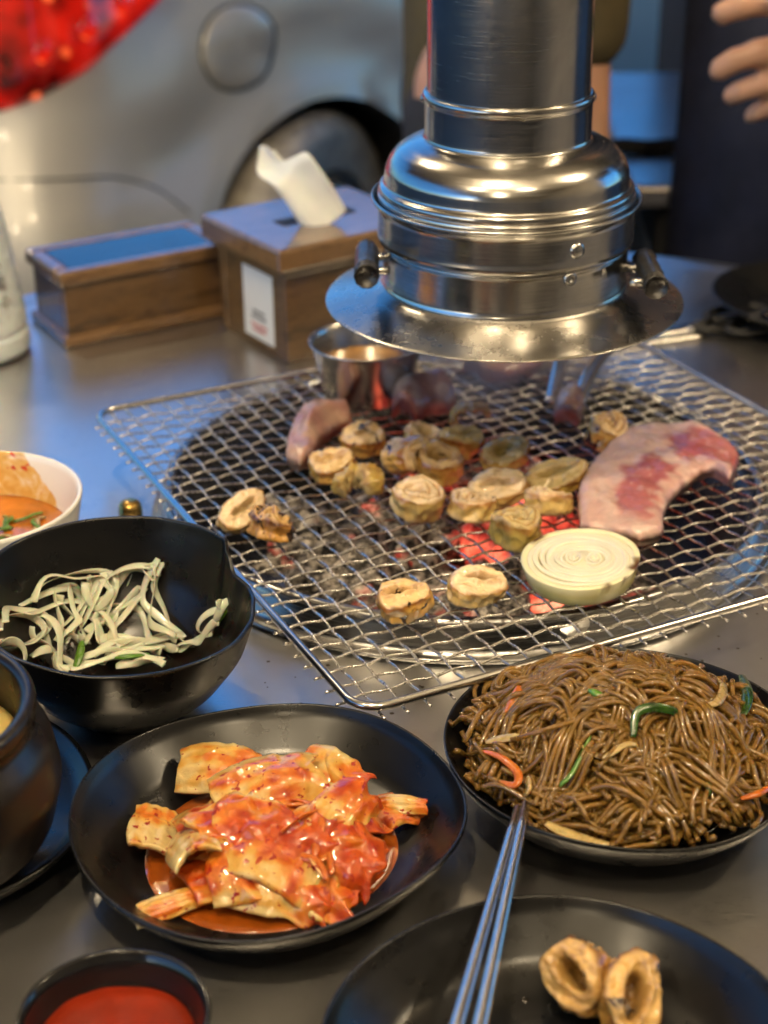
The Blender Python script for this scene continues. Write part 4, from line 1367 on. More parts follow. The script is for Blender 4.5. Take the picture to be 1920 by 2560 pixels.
# two grilled rings on the near plate
near = [
    ((0.071, 0.4551, 0.016), dict(rad=0.0132, h=0.0170, hole=0.40, hdepth=0.75, hsq=(0.8, 1.25), sq=(0.82, 1.08), lip=0.0018, lob=0.07, amp=0.0015), 'tripe_char', (R(20), R(-42), 0.35), 'browned tube of intestine tilted with its opening to the left on the near plate'),
    ((0.0817, 0.4421, 0.012), dict(rad=0.0138, h=0.0130, hole=0.44, hdepth=0.8, hsq=(0.7, 1.3), sq=(0.80, 1.12), lip=0.0018, lob=0.08, amp=0.0015), 'tripe_char', (R(34), R(16), -0.15), 'browned curled intestine ring facing us at the right on the near plate'),
]
for i, (p, kw, mt, rot, lab) in enumerate(near):
    vf = puck(7.7 + i * 2.2, pal=mt, **kw)
    rm = Euler(rot).to_matrix()
    lowest = min((rm @ v).z for v in vf[0])
    o = obj('grilled_intestine', vf, MAT['tripe_brown'], loc=(p[0], p[1], 0.0052 - lowest + 0.0008 * i), rot=rot)
    set_tint(o.data, COLS)
    tag(o, lab, 'grilled intestine', 'grilled rings on the near plate')
cb = (0.0844, 0.471, 0.016)
tag(obj('charred_flake', tube(spline([(-0.006, 0.001, 0.0), (-0.005, 0.0, 0.0004), (0.0, -0.0008, 0.0005), (0.005, 0.0008, 0.0003)], 10), 0.0012, 6, False, 0.4), MAT['char_bit'], loc=(cb[0], cb[1], 0.0135), rot=(R(-20), 0, 0)), 'tiny black charred flake behind the two rings on the near plate', 'flake')
for k, q in enumerate(((0.0551, 0.4742, 0.0056), (0.0476, 0.454, 0.0056), (0.098, 0.4627, 0.0056), (0.1003, 0.451, 0.0056), (0.0392, 0.4635, 0.0056))):
    tag(obj('oil_drop', blob(0.0035 + 0.001 * (k % 2), 0.0022, 0.0008, 2, 0.0012, 300, k), MAT['oil'], loc=(q[0], q[1], 0.0056)), 'flat shiny oil drop on the near black plate', 'oil drop', 'oil drops on the near plate')

# ------------------------------------------------------------------ onion strips in the salad bowl
strips = [
    [(-0.1627, 0.6806, 0.0406), (-0.1583, 0.6887, 0.0447), (-0.147, 0.6979, 0.042), (-0.1338, 0.7037, 0.0399), (-0.1317, 0.6997, 0.032), (-0.1356, 0.6907, 0.022)],
    [(-0.1656, 0.672, 0.0382), (-0.1564, 0.6848, 0.0352), (-0.146, 0.6923, 0.0313), (-0.1336, 0.6942, 0.025), (-0.1394, 0.6857, 0.0199)],
    [(-0.17, 0.645, 0.0467), (-0.1696, 0.6629, 0.0435), (-0.163, 0.6734, 0.0349), (-0.159, 0.671, 0.0276), (-0.1628, 0.6577, 0.0294), (-0.167, 0.6422, 0.04)],
    [(-0.1613, 0.6748, 0.0328), (-0.1571, 0.6711, 0.025), (-0.1507, 0.6676, 0.0183), (-0.1442, 0.6648, 0.0137)],
    [(-0.1074, 0.7074, 0.0447), (-0.1082, 0.7041, 0.0369), (-0.1074, 0.6966, 0.0259), (-0.1024, 0.6868, 0.0189), (-0.0964, 0.681, 0.0172)],
    [(-0.1296, 0.7008, 0.0314), (-0.1253, 0.706, 0.0398), (-0.1152, 0.7066, 0.0419), (-0.1075, 0.7052, 0.0388)],
    [(-0.1381, 0.7026, 0.0393), (-0.143, 0.6937, 0.0305), (-0.1465, 0.6831, 0.0215), (-0.1476, 0.675, 0.0188)],
    [(-0.1339, 0.7041, 0.0397), (-0.1296, 0.7025, 0.0355), (-0.1316, 0.6978, 0.0293), (-0.138, 0.6981, 0.033), (-0.1375, 0.7023, 0.0377)],
    [(-0.1177, 0.7018, 0.0307), (-0.1263, 0.6975, 0.0256), (-0.1311, 0.6881, 0.0184), (-0.1279, 0.6772, 0.0122)],
    [(-0.1429, 0.6892, 0.0242), (-0.1331, 0.6871, 0.019), (-0.1187, 0.6828, 0.0138), (-0.1029, 0.6779, 0.0128)],
    [(-0.1325, 0.6655, 0.0144), (-0.1243, 0.6772, 0.016), (-0.11, 0.6838, 0.0144), (-0.0949, 0.6768, 0.0159)],
    [(-0.1443, 0.6657, 0.0144), (-0.1324, 0.6664, 0.0176), (-0.1186, 0.6667, 0.016), (-0.1038, 0.6685, 0.016)],
    [(-0.0849, 0.6773, 0.0218), (-0.0803, 0.6785, 0.0286), (-0.0733, 0.6776, 0.0365), (-0.0721, 0.6774, 0.0386)],
    [(-0.0973, 0.679, 0.0159), (-0.0892, 0.6758, 0.019), (-0.0814, 0.6763, 0.0249), (-0.0754, 0.6731, 0.0312)],
    [(-0.1551, 0.6702, 0.0218), (-0.1523, 0.6821, 0.0272), (-0.1507, 0.6876, 0.0315), (-0.154, 0.6909, 0.0372)],
    [(-0.1242, 0.7002, 0.0291), (-0.1176, 0.6967, 0.0234), (-0.1101, 0.6863, 0.0167)],
    [(-0.1584, 0.5953, 0.0704), (-0.1654, 0.6384, 0.0387), (-0.1606, 0.6408, 0.03)],
    [(-0.1602, 0.6533, 0.0259), (-0.1547, 0.6675, 0.0209), (-0.1486, 0.6672, 0.0173)],
    [(-0.1417, 0.6781, 0.0169), (-0.1388, 0.6904, 0.0222), (-0.1327, 0.6964, 0.0263), (-0.1263, 0.6983, 0.0277)],
    [(-0.1242, 0.6607, 0.016), (-0.1138, 0.6641, 0.0176), (-0.1031, 0.6624, 0.016)],
    [(-0.1529, 0.6915, 0.0381), (-0.1488, 0.6878, 0.0289), (-0.14, 0.6812, 0.0175)],
]
sr = random.Random(12)
for k, P in enumerate(strips + strips[:15] + strips[3:12]):
    jx = Vector((sr.uniform(-0.005, 0.005), sr.uniform(-0.005, 0.005), 0)) if k >= len(strips) else Vector((0, 0, 0))
    Q = [Vector(p) + jx + (Vector((sr.uniform(-0.003, 0.003), sr.uniform(-0.003, 0.003), sr.uniform(0, 0.003))) if k >= len(strips) else jx * 0) for p in P]
    pts = spline(Q, 26)
    f0, A_ = sr.uniform(0, 6.28), sr.uniform(0.001, 0.0034)
    w0 = sr.uniform(0.18, 0.42)
    pts = [q + Vector((A_ * math.sin(w0 * i + f0), A_ * math.cos(w0 * i * 0.8 + f0), 0.6 * A_ * (1 + math.sin(w0 * i * 1.3 + f0)))) for i, q in enumerate(pts)]
    wd = sr.uniform(0.0016, 0.0025)
    o0 = pts[0]
    vf = tube([p - o0 for p in pts], [wd * (0.9 + 0.15 * math.sin(i * 0.5 + k)) for i in range(26)], 10, False, 0.22, sr.uniform(-3.0, 3.0))
    tag(obj('onion_strip', vf, MAT['onion_strip'], loc=o0), 'translucent white onion strip curled among others in the black bowl', 'onion strip', 'onion strips in the salad bowl')
for k, P in enumerate(([(-0.1431, 0.6591, 0.016), (-0.1411, 0.6654, 0.0208), (-0.1417, 0.6752, 0.0224)], [(-0.128, 0.6666, 0.0192), (-0.1189, 0.6638, 0.0208), (-0.1094, 0.6674, 0.02)], [(-0.0813, 0.6766, 0.0272), (-0.0768, 0.6781, 0.0325), (-0.0729, 0.6776, 0.0377)])):
    Q = [Vector(p) for p in P]
    tag(obj('scallion_strip', tube(spline(Q, 14), [0.0022 * math.sin(math.pi * (0.15 + 0.7 * i / 13)) for i in range(14)], 8, False, 0.4), MAT['green_strip']),
        ('green scallion strip standing at the near side of the onion bowl', 'green scallion strip lying flat across the onions', 'green scallion strip by the pouring lip of the onion bowl')[k], 'scallion')

# ------------------------------------------------------------------ kimchi
def fold(t):
    f = (t % 1.0) * 2 - 1
    return 1.5 * (abs(f) ** 0.9 - 0.5)


def cabbage(length, width, arch, bendv, seed, ruffle, stem, thick=0.0024, nu=44, nv=26):
    """one piece of cabbage leaf: white ribbed stem at u=0 to ruffled leaf at u=1"""
    def f(u, v, s):
        x = (u - 0.5) * length
        w = width * (0.85 + 0.25 * math.sin(math.pi * min(1, u + 0.15)))
        y = (v - 0.5) * w
        leaf = ss(stem - 0.2, stem + 0.25, u)
        z = arch * (1 - (2 * v - 1) ** 2) + bendv * (1 - (2 * u - 1) ** 2)
        z += ruffle * leaf * (abs(2 * v - 1) * 0.7 + 0.4) * fold(1.9 * u + 1.5 * v + seed) + ruffle * 0.6 * leaf * fnoise((x, y, 0), 100, seed)
        z += 0.0014 * fnoise((x, y, seed), 110, seed + 8) * (0.4 + leaf) + 0.0004 * leaf * fnoise((x, y, 0), 300, seed + 5)
        z += 0.00022 * (1 - leaf) * math.cos(v * math.pi * 9 + 2 * u) + 0.0006 * fnoise((x, y, 0), 300, seed + 1)
        x += 0.0020 * fnoise((u * 3, v * 3, seed), 1.0, seed) * (1 + 2 * leaf)
        y += 0.0030 * leaf * fnoise((u * 5, v * 2, seed), 1.2, seed + 4)
        t = thick * (1 - 0.62 * leaf) * (1 - 0.5 * abs(2 * v - 1) ** 4)
        return (x, y, z + s * t * 0.5)
    return shell(nu, nv, f)


PALE, YEL, ORA, RED, DRED = (0.62, 0.46, 0.20), (0.58, 0.32, 0.065), (0.56, 0.150, 0.012), (0.47, 0.066, 0.004), (0.36, 0.032, 0.002)


def kim_tint(length, redness, seed, half=0.01):
    def f(c):
        n1 = fnoise(c, 70, seed)
        n2 = fnoise(c, 200, seed + 3)
        u = c.x / length + 0.5
        vein = 0.16 * ss(0.55, 0.95, abs(math.sin(c.y * 420 + 2.0 * fnoise(c, 60, seed + 5))))
        t = redness + 0.22 + 0.35 * (u - 0.5) + 0.70 * n1 + 0.35 * n2 - vein
        w_ = abs(c.y) / (half * 0.98)
        t -= 0.28 * ss(0.86, 1.0, w_)
        if t < 0.35:
            return mixv(PALE, YEL, ss(0.0, 0.35, t))
        if t < 0.6:
            return mixv(YEL, ORA, ss(0.35, 0.6, t))
        return mixv(ORA, mixv(RED, DRED, ss(0.0, 0.3, n2)), ss(0.6, 0.95, t))
    return f


KG = 'kimchi pieces heaped on the plate'
kim = [
    # px, py, z,  length, width, arch, bend, ruffle, stem, red, rot(x,y,z), label
    (-0.0916, 0.5375, 0.015, 0.026, 0.019, 0.0015, 0.000, 0.0005, 1.4, 0.10, (R(22), R(4), R(94)), 'flat rectangular white cabbage stem at the left end of the kimchi'),
    (-0.0747, 0.5178, 0.02, 0.034, 0.017, 0.0050, 0.003, 0.0010, 1.2, 0.22, (R(-18), R(28), R(104)), 'pale curved cabbage rib standing next to the flat white stem'),
    (-0.0806, 0.4969, 0.011, 0.028, 0.009, 0.0020, 0.001, 0.0006, 1.3, 0.36, (R(20), R(-6), R(22)), 'pointed yellow cabbage strip poking out at the near left of the kimchi'),
    (-0.0696, 0.573, 0.02, 0.030, 0.019, 0.0030, 0.002, 0.0022, 0.6, 0.22, (R(26), R(-6), R(-8)), 'pale cabbage piece with curled orange end at the back left of the kimchi'),
    (-0.0459, 0.5466, 0.028, 0.040, 0.026, 0.0060, 0.003, 0.0024, 0.65, 0.22, (R(24), R(-10), R(14)), 'broad pale cabbage leaf on top in the middle of the kimchi'),
    (-0.0225, 0.561, 0.023, 0.026, 0.021, 0.0030, 0.002, 0.0028, 0.3, 0.58, (R(26), R(10), R(-30)), 'orange pink cabbage leaf at the back right of the kimchi'),
    (-0.018, 0.5284, 0.0285, 0.030, 0.021, 0.0040, 0.002, 0.0012, 0.9, 0.34, (R(38), R(-12), R(58)), 'pale triangular cabbage piece standing up on the right of the kimchi'),
    (-0.0006, 0.5492, 0.012, 0.026, 0.015, 0.0040, 0.002, 0.0030, 0.3, 0.60, (R(10), R(4), R(14)), 'orange cabbage scrap lying apart at the far right of the kimchi'),
    (0.0061, 0.5508, 0.016, 0.020, 0.008, 0.0025, 0.001, 0.0010, 1.0, 0.30, (R(14), R(-8), R(-12)), 'small whitish cabbage tip at the far right end of the kimchi'),
    (-0.0489, 0.5213, 0.028, 0.036, 0.022, 0.0040, 0.003, 0.0042, 0.1, 0.80, (R(16), R(6), R(-18)), 'crumpled red cabbage leaf in the centre, just below the broad pale leaf'),
    (-0.0636, 0.5264, 0.0265, 0.026, 0.018, 0.0040, 0.002, 0.0036, 0.2, 0.62, (R(10), R(10), R(40)), 'orange pleated cabbage leaf between the pale rib and the red centre'),
    (-0.0345, 0.5158, 0.0255, 0.034, 0.022, 0.0045, 0.003, 0.0042, 0.15, 0.76, (R(20), R(-8), R(25)), 'shiny red cabbage leaf right of the centre of the kimchi'),
    (-0.0187, 0.5144, 0.021, 0.032, 0.026, 0.0055, 0.003, 0.0042, 0.2, 0.78, (R(24), R(14), R(-25)), 'deep red crumpled cabbage leaf at the right edge of the heap'),
    (-0.0483, 0.5071, 0.0205, 0.036, 0.024, 0.0040, 0.003, 0.0042, 0.2, 0.72, (R(22), R(-4), R(8)), 'orange red cabbage leaf on the near slope of the heap'),
    (-0.0394, 0.4995, 0.0145, 0.036, 0.020, 0.0040, 0.003, 0.0028, 0.5, 0.50, (R(20), R(6), R(-14)), 'orange cabbage piece at the near edge of the heap, left of its neighbour'),
    (-0.0247, 0.4998, 0.013, 0.028, 0.020, 0.0035, 0.002, 0.0036, 0.3, 0.66, (R(16), R(10), R(-20)), 'wet orange cabbage piece at the near right edge of the heap'),
    (-0.063, 0.5111, 0.013, 0.030, 0.018, 0.0030, 0.002, 0.0030, 0.4, 0.60, (R(12), R(6), R(34)), 'orange cabbage piece low at the near left of the heap'),
    (-0.0329, 0.5396, 0.024, 0.030, 0.020, 0.0045, 0.002, 0.0038, 0.2, 0.70, (R(16), R(6), R(44)), 'red speckled cabbage leaf under the broad pale leaf'),
    (-0.0583, 0.5495, 0.0215, 0.028, 0.018, 0.0040, 0.002, 0.0038, 0.2, 0.84, (R(14), R(-6), R(65)), 'dark red cabbage shred between the back piece and the broad leaf'),
    (-0.0421, 0.5199, 0.018, 0.044, 0.036, 0.0060, 0.006, 0.0040, 0.2, 0.74, (R(8), 0, R(70)), 'large red cabbage leaf buried in the middle of the heap'),
    (-0.0246, 0.5341, 0.018, 0.040, 0.032, 0.0060, 0.005, 0.0040, 0.2, 0.72, (R(8), 0, R(-40)), 'large orange cabbage leaf buried at the right of the heap'),
    (-0.0609, 0.5314, 0.016, 0.038, 0.030, 0.0060, 0.005, 0.0038, 0.2, 0.70, (R(8), 0, R(20)), 'large orange cabbage leaf buried at the left of the heap'),
]
for i, (x, y, z, ln, wd, ar, be, ru, stm, red, rot, lab) in enumerate(kim):
    p = (x, y + 0.004, 0.0075 + (z - 0.0075) * 0.86)
    vf = cabbage(ln * 1.12, wd * 1.15, ar, be, i * 1.9 + 0.4, ru * 0.55, stm)
    o = obj('kimchi_piece', vf, MAT['kimchi'], loc=p, rot=rot)
    colors(o.data, kim_tint(ln, red, i * 2.7, wd * 0.55))
    tag(o, lab, 'kimchi', KG)


# thin chilli coated shreds over the red middle of the heap
kr = random.Random(31)
for k in range(34):
    a, d = kr.uniform(0, 6.28), 0.024 * math.sqrt(kr.random())
    x, y = -0.036 + d * 1.15 * math.cos(a), 0.527 + d * 0.85 * math.sin(a)
    zz = 0.0335 - 0.42 * d - 0.12 * max(0, 0.527 - y)
    ln_ = kr.uniform(0.007, 0.015)
    P = [(-ln_, 0, -0.002), (-ln_ * 0.4, kr.uniform(-0.003, 0.003), 0.0012), (ln_ * 0.3, kr.uniform(-0.003, 0.003), 0.0016), (ln_, kr.uniform(-0.002, 0.002), -0.0018)]
    o = obj('kimchi_shred', tube(spline(P, 12), [0.0016 * (0.6 + 0.5 * math.sin(math.pi * i / 11)) for i in range(12)], 8, False, 0.45, kr.uniform(-2, 2)), MAT['kimchi'], loc=(x, y, zz), rot=(kr.uniform(-0.3, 0.3), kr.uniform(-0.2, 0.2), kr.uniform(0, 6.28)))
    cc = mixv(mixv(ORA, DRED, kr.random() * 0.8), PALE, 0.6 if k % 4 == 0 else 0.0)
    colors(o.data, lambda c, cc=cc: cc)
    tag(o, 'thin red shred of chilli coated radish on top of the kimchi heap', 'kimchi shred', 'red shreds on the kimchi')


def pool(a, r, z):
    x, y = r * math.cos(a), r * math.sin(a)
    k = 0.985 + 0.02 * math.sin(2 * a + 0.7) + 0.015 * math.sin(3 * a + 2.0)
    return r * k, z


pj = (-0.0445, 0.5241, 0.008)
tag(obj('kimchi_juice', lathe([(0.0004, 0.0078), (0.030, 0.0078), (0.046, 0.0078), (0.0500, 0.0077), (0.0508, 0.0070), (0.0470, 0.0062), (0.0004, 0.0056)], 96, pool), MAT['juice'], loc=(KC[0], KC[1] - 0.002, 0.0)), 'pool of clear orange kimchi juice round the heap on the plate', 'juice')

# ------------------------------------------------------------------ glass noodles
def mound(x, y):
    d = math.hypot((x - NC[0]) / 0.0705, (y - NC[1]) / 0.0680)
    return 0.0060 + 0.0360 * max(0.0, 1 - d ** 3.0) + 0.012 * max(0.0, 1 - d) ** 0.8 + 0.015 * ss(0.72, 1.0, d)


def noodles(n_bundles, seed):
    rg = random.Random(seed)
    parts = []
    for b in range(n_bundles):
        a = rg.uniform(0, 2 * math.pi)
        d = 0.064 * math.sqrt(rg.random())
        x, y = NC[0] + d * math.cos(a), NC[1] + d * math.sin(a)
        h = rg.uniform(0, 2 * math.pi)
        cur = rg.uniform(-38, 38)
        steps = rg.randint(30, 75)
        step = 0.0021
        depth = rg.uniform(-0.0040, 0.0085)
        path = []
        for i in range(steps):
            path.append((x, y, h))
            cur += rg.gauss(0, 17) - cur * 0.09
            dd = math.hypot((x - NC[0]) / 0.0690, (y - NC[1]) / 0.0665)
            if dd > 0.97:
                break
            cur = max(-170, min(170, cur))
            h += cur * step
            x += step * math.cos(h)
            y += step * math.sin(h)
        ph, am = rg.uniform(0, 6.28), rg.uniform(0.0008, 0.0050)
        wl = rg.uniform(5, 12)
        for s in range(rg.randint(1, 6)):
            off = (s - 1.5) * 0.0025 + rg.uniform(-0.0005, 0.0005)
            i0, i1 = rg.randint(0, 6), len(path) - rg.randint(0, 6)
            dz = rg.uniform(-0.0012, 0.0012)
            P = []
            for i in range(i0, i1):
                px_, py_, hh = path[i]
                o_ = off * (1 + 0.35 * math.sin(i * 0.35 + s))
                qx, qy = px_ - o_ * math.sin(hh), py_ + o_ * math.cos(hh)
                z = mound(qx, qy) - depth + am * math.sin(i / wl * 2 * math.pi / 2 + ph) + dz
                P.append((qx, qy, max(z, 0.0085 + 0.018 * ss(0.055, 0.072, math.hypot(qx - NC[0], qy - NC[1])))))
            if len(P) > 8:
                parts.append(tube(P, 0.00116 * rg.uniform(0.88, 1.12), 7))
    return join(*parts)


nd = obj('glass_noodles', noodles(285, 5), MAT['noodle'])
tag(nd, 'heap of shiny brown glass noodles tangled on the black plate', 'noodles', kind='stuff')
tag(obj('noodle_sauce', lathe([(0.0004, 0.0095), (0.045, 0.0095), (0.050, 0.0098), (0.0505, 0.0090), (0.040, 0.0062), (0.0004, 0.006)], 64), MAT['oil'], loc=(NC[0], NC[1], 0.0)), 'thin brown sauce under the glass noodles', 'sauce')


def on_noodles(x, y, dz):
    """a point dz above the noodle heap"""
    return Vector((x, y, mound(x, y) + dz + 0.0022))


def ribbon(name, P, wid, flat, mat, label, cat, tw=0.6, taper=True):
    pts = spline([on_noodles(*p) for p in P], 22)
    wid *= 0.62
    w = [wid * ((math.sin(math.pi * (0.12 + 0.76 * i / 21))) ** 0.6 if taper else 1) for i in range(22)]
    tag(obj(name, tube([q - pts[0] for q in pts], w, 10, False, flat, tw), mat, loc=pts[0]), label, cat)


ribbon('carrot_strip', [(0.0396, 0.5662, 0.003), (0.0465, 0.5573, 0.005), (0.0519, 0.5474, 0.005), (0.0505, 0.5428, 0.004), (0.0442, 0.5478, 0.003)], 0.0030, 0.55, MAT['carrot'], 'curved orange carrot strip at the near left of the noodles', 'carrot')
ribbon('carrot_strip', [(0.0563, 0.5985, 0.004), (0.0522, 0.5873, 0.005), (0.0496, 0.5852, 0.004), (0.0477, 0.5843, 0.003)], 0.0042, 0.35, MAT['carrot'], 'torn orange carrot piece at the back left of the noodles', 'carrot', 1.4)
ribbon('carrot_strip', [(0.1379, 0.5343, 0.003), (0.1449, 0.5377, 0.004), (0.1519, 0.5445, 0.003)], 0.0024, 0.6, MAT['carrot'], 'orange carrot strip at the right edge of the noodles', 'carrot')
ribbon('scallion_leaf', [(0.0974, 0.5521, 0.002), (0.0995, 0.5597, 0.005), (0.1061, 0.5617, 0.006), (0.1137, 0.5623, 0.005), (0.1191, 0.5623, 0.003)], 0.0034, 0.35, MAT['scallion'], 'dark green scallion leaf bent over the middle of the noodles', 'scallion')
ribbon('scallion_leaf', [(0.1579, 0.6343, 0.003), (0.1539, 0.6064, 0.005), (0.1511, 0.593, 0.005), (0.1483, 0.5846, 0.002)], 0.0044, 0.4, MAT['scallion'], 'pointed dark green scallion leaf at the right back of the noodles', 'scallion')
ribbon('scallion_leaf', [(0.0807, 0.5541, 0.003), (0.0731, 0.5428, 0.004), (0.0685, 0.5398, 0.004), (0.0684, 0.5407, 0.002)], 0.0018, 0.6, MAT['green_strip'], 'thin green scallion thread left of the middle of the noodles', 'scallion')
ribbon('scallion_leaf', [(0.0825, 0.5767, 0.003), (0.0849, 0.5725, 0.004), (0.0879, 0.5704, 0.003)], 0.0028, 0.6, MAT['green_strip'], 'short bright green scallion bit at the back of the noodles', 'scallion')
ribbon('scallion_leaf', [(0.1249, 0.54, 0.003), (0.1255, 0.5372, 0.004), (0.1249, 0.5346, 0.002)], 0.0022, 0.6, MAT['scallion'], 'small green scallion bit near the right edge of the noodles', 'scallion')
ribbon('cabbage_strip', [(0.0619, 0.5276, 0.001), (0.0693, 0.5214, 0.003), (0.0777, 0.5175, 0.002), (0.0849, 0.5171, 0.0005)], 0.0048, 0.35, MAT['cabbage'], 'pale cabbage strip sticking out at the near rim of the noodle plate', 'cabbage', 0.3)
ribbon('cabbage_strip', [(0.041, 0.5733, 0.002), (0.0474, 0.5713, 0.003), (0.0537, 0.5678, 0.002)], 0.0034, 0.4, MAT['cabbage'], 'pale cabbage bit just behind the curved carrot strip', 'cabbage')
ribbon('cabbage_strip', [(0.1286, 0.572, 0.003), (0.1351, 0.5762, 0.005), (0.1408, 0.5932, 0.005), (0.1435, 0.6181, 0.003)], 0.0032, 0.5, MAT['cabbage'], 'translucent cabbage curl at the right of the noodles', 'cabbage')
ribbon('cabbage_strip', [(0.0546, 0.5392, 0.002), (0.0557, 0.5391, 0.004), (0.056, 0.5476, 0.002)], 0.0030, 0.5, MAT['cabbage'], 'pale cabbage bit held between the chopstick tips', 'cabbage')
ribbon('cabbage_strip', [(0.0753, 0.5543, 0.002), (0.0841, 0.5449, 0.004), (0.0936, 0.5484, 0.003), (0.0983, 0.5492, 0.002)], 0.0022, 0.5, MAT['cabbage'], 'thin pale cabbage strip in the middle of the noodles', 'cabbage')

# fat spatter on the steel round the grate: specks nobody would count
rs = random.Random(77)
sp_parts = []
for k in range(170):
    if k < 110:
        x, y = rs.uniform(0.12, 0.34), rs.uniform(0.60, 0.80)
    else:
        x, y = rs.uniform(-0.06, 0.10), rs.uniform(0.60, 0.70)
    if math.hypot(x - RC.x, y - RC.y) < 0.182 or math.hypot(x - NC[0], y - NC[1]) < 0.082 or math.hypot(x - KC[0], y - KC[1]) < 0.085:
        continue
    r = rs.uniform(0.0003, 0.0011)
    sp_parts.append(shift(blob(r * rs.uniform(0.8, 1.6), r, r * 0.35, 1), (x, y, 0.0001)))
tag(obj('fat_spatter', join(*sp_parts), MAT['oil']), 'tiny drops of fat spattered on the steel around the grate', 'spatter', kind='stuff')

# ------------------------------------------------------------------ parked car behind the table
car = thing('parked_car', 'beige silver hatchback car parked right behind the table, its rear wheel showing', 'car', (1.2, 3.22, GROUND), R(50))
CO = Vector((1.2, 3.22, GROUND))
XR, XF, CW = -0.72, 3.15, 0.83


def rear_x(z):          # the tail in side view: bumper, hatch, sloping glass
    pts = [(-0.55, -0.546), (-0.45, -0.636), (-0.25, -0.666), (-0.12, -0.636), (-0.02, -0.601), (0.2, -0.576), (0.265, -0.546), (0.285, -0.496), (0.3, -0.366), (0.315, 0.12), (0.34, 0.24), (0.62, 0.72), (0.78, 0.9)]
    for (z0, x0), (z1, x1) in zip(pts, pts[1:]):
        if z <= z1:
            t = max(0, (z - z0) / (z1 - z0))
            return x0 + (x1 - x0) * t
    return pts[-1][1]


def front_x(z):
    pts = [(-0.55, 3.05), (-0.3, 3.15), (-0.05, 3.08), (0.12, 2.75), (0.25, 2.05), (0.62, 1.35), (0.78, 1.05)]
    for (z0, x0), (z1, x1) in zip(pts, pts[1:]):
        if z <= z1:
            t = max(0, (z - z0) / (z1 - z0))
            return x0 + (x1 - x0) * t
    return pts[-1][1]


SECT = [(-0.50, 0.0), (-0.50, 0.80), (-0.485, 0.93), (-0.45, 0.965), (-0.415, 0.977), (-0.38, 0.985), (-0.34, 0.99), (-0.30, 0.995), (-0.26, 0.998), (-0.22, 1.0), (-0.18, 1.0), (-0.14, 1.0), (-0.10, 0.998), (-0.06, 0.995), (-0.02, 0.99), (0.02, 0.985), (0.06, 0.978), (0.10, 0.97), (0.17, 0.945), (0.21, 0.92), (0.265, 0.895), (0.285, 0.87), (0.30, 0.855), (0.315, 0.85), (0.34, 0.84), (0.45, 0.79), (0.58, 0.71), (0.66, 0.60), (0.70, 0.40), (0.715, 0.0)]


def plan(d):
    d0 = 0.30
    if d >= d0:
        return 1.0
    return max(0.0, 1 - ((d0 - d) / d0) ** 2.7) ** (1 / 2.2)


def bulge_at(x, z):
    t = max(0.0, min(1.0, (-0.10 - x) / 0.22))
    t = t * t * (3 - 2 * t) * max(0.0, min(1.0, (x + 0.63) / 0.15))
    dw = math.hypot(x - 0.02, z + 0.36) - 0.275
    flare = 0.020 * math.exp(-(dw / 0.045) ** 2) - 0.012 * math.exp(-((dw - 0.13) / 0.06) ** 2)
    return 0.045 * t * math.exp(-((z + 0.21) / 0.09) ** 2) + flare * max(0.0, min(1.0, (0.25 - z) / 0.1))


def side_y(x, z):
    """world y of the body skin facing us"""
    for (z0, w0), (z1, w1) in zip(SECT[1:], SECT[2:]):
        if z <= z1:
            w = w0 + (w1 - w0) * max(0, (z - z0) / max(1e-6, z1 - z0))
            break
    d = min(x - rear_x(z), front_x(z) - x)
    return CO.y - CW * w * plan(max(0, d)) - bulge_at(x, z)


def car_body():
    ss = [0, .0015, .004, .008, .014, .022, .032, .045, .06, .08] + [0.08 + 0.84 * i / 110 for i in range(1, 110)] + [.92, .94, .955, .968, .978, .986, .992, .996, .9985, 1]
    V, F = [], []
    ring = [(z, w) for z, w in SECT] + [(z, -w) for z, w in SECT[-2:0:-1]]
    m = len(ring)
    for s in ss:
        for z, w in ring:
            x0, x1 = rear_x(z), front_x(z)
            x = x0 + (x1 - x0) * s
            d = min(x - x0, x1 - x)
            V.append(Vector((x, CO.y - CW * w * max(plan(d), 0.02) - math.copysign(bulge_at(x, z) if abs(w) > 0.5 else 0.0, w), z)) - CO)
    for i in range(len(ss) - 1):
        for k in range(m):
            l = (k + 1) % m
            F.append((i * m + k, (i + 1) * m + k, (i + 1) * m + l, i * m + l))
    F.append(tuple(range(m)))
    F.append(tuple((len(ss) - 1) * m + k for k in range(m - 1, -1, -1)))
    return V, F


body = obj('body', car_body(), MAT['car_paint'], car)
bmb = bmesh.new()
bmb.from_mesh(body.data)
bmesh.ops.recalc_face_normals(bmb, faces=bmb.faces)
bmb.to_mesh(body.data)
bmb.free()
WX, WZ, WR = 0.02, -0.360, 0.2915
_w = Vector((WX - CO.x, -CW, 0))
_w.rotate(Euler((0, 0, R(50))))
car.location = (-0.096 - _w.x, 2.272 - _w.y, GROUND)
cut = lathe([(0.275, -0.2), (0.275, 0.2)], 72)
cutm = xf(cut, Matrix.Rotation(R(90), 4, 'X'))
wheels = [(WX, -1), (WX, 1), (2.42, -1), (2.42, 1)]
allc = join(*[shift(cutm, Vector((x, CO.y + s * 0.80, WZ)) - CO) for x, s in wheels])
cutter = bpy.data.meshes.new('arch_cutter')
cutter.from_pydata([tuple(v) for v in allc[0]], [], allc[1])
bmb = bmesh.new()
bmb.from_mesh(cutter)
bmesh.ops.recalc_face_normals(bmb, faces=bmb.faces)
bmb.to_mesh(cutter)
bmb.free()
cutter_o = bpy.data.objects.new('arch_cutter', cutter)
COL.objects.link(cutter_o)
cutter_o.parent = car
body.data.materials.append(MAT['dark_plastic'])
md = body.modifiers.new('arches', 'BOOLEAN')
md.operation = 'DIFFERENCE'
md.solver = 'EXACT'
md.object = cutter_o
bpy.context.view_layer.update()
dg = bpy.context.evaluated_depsgraph_get()
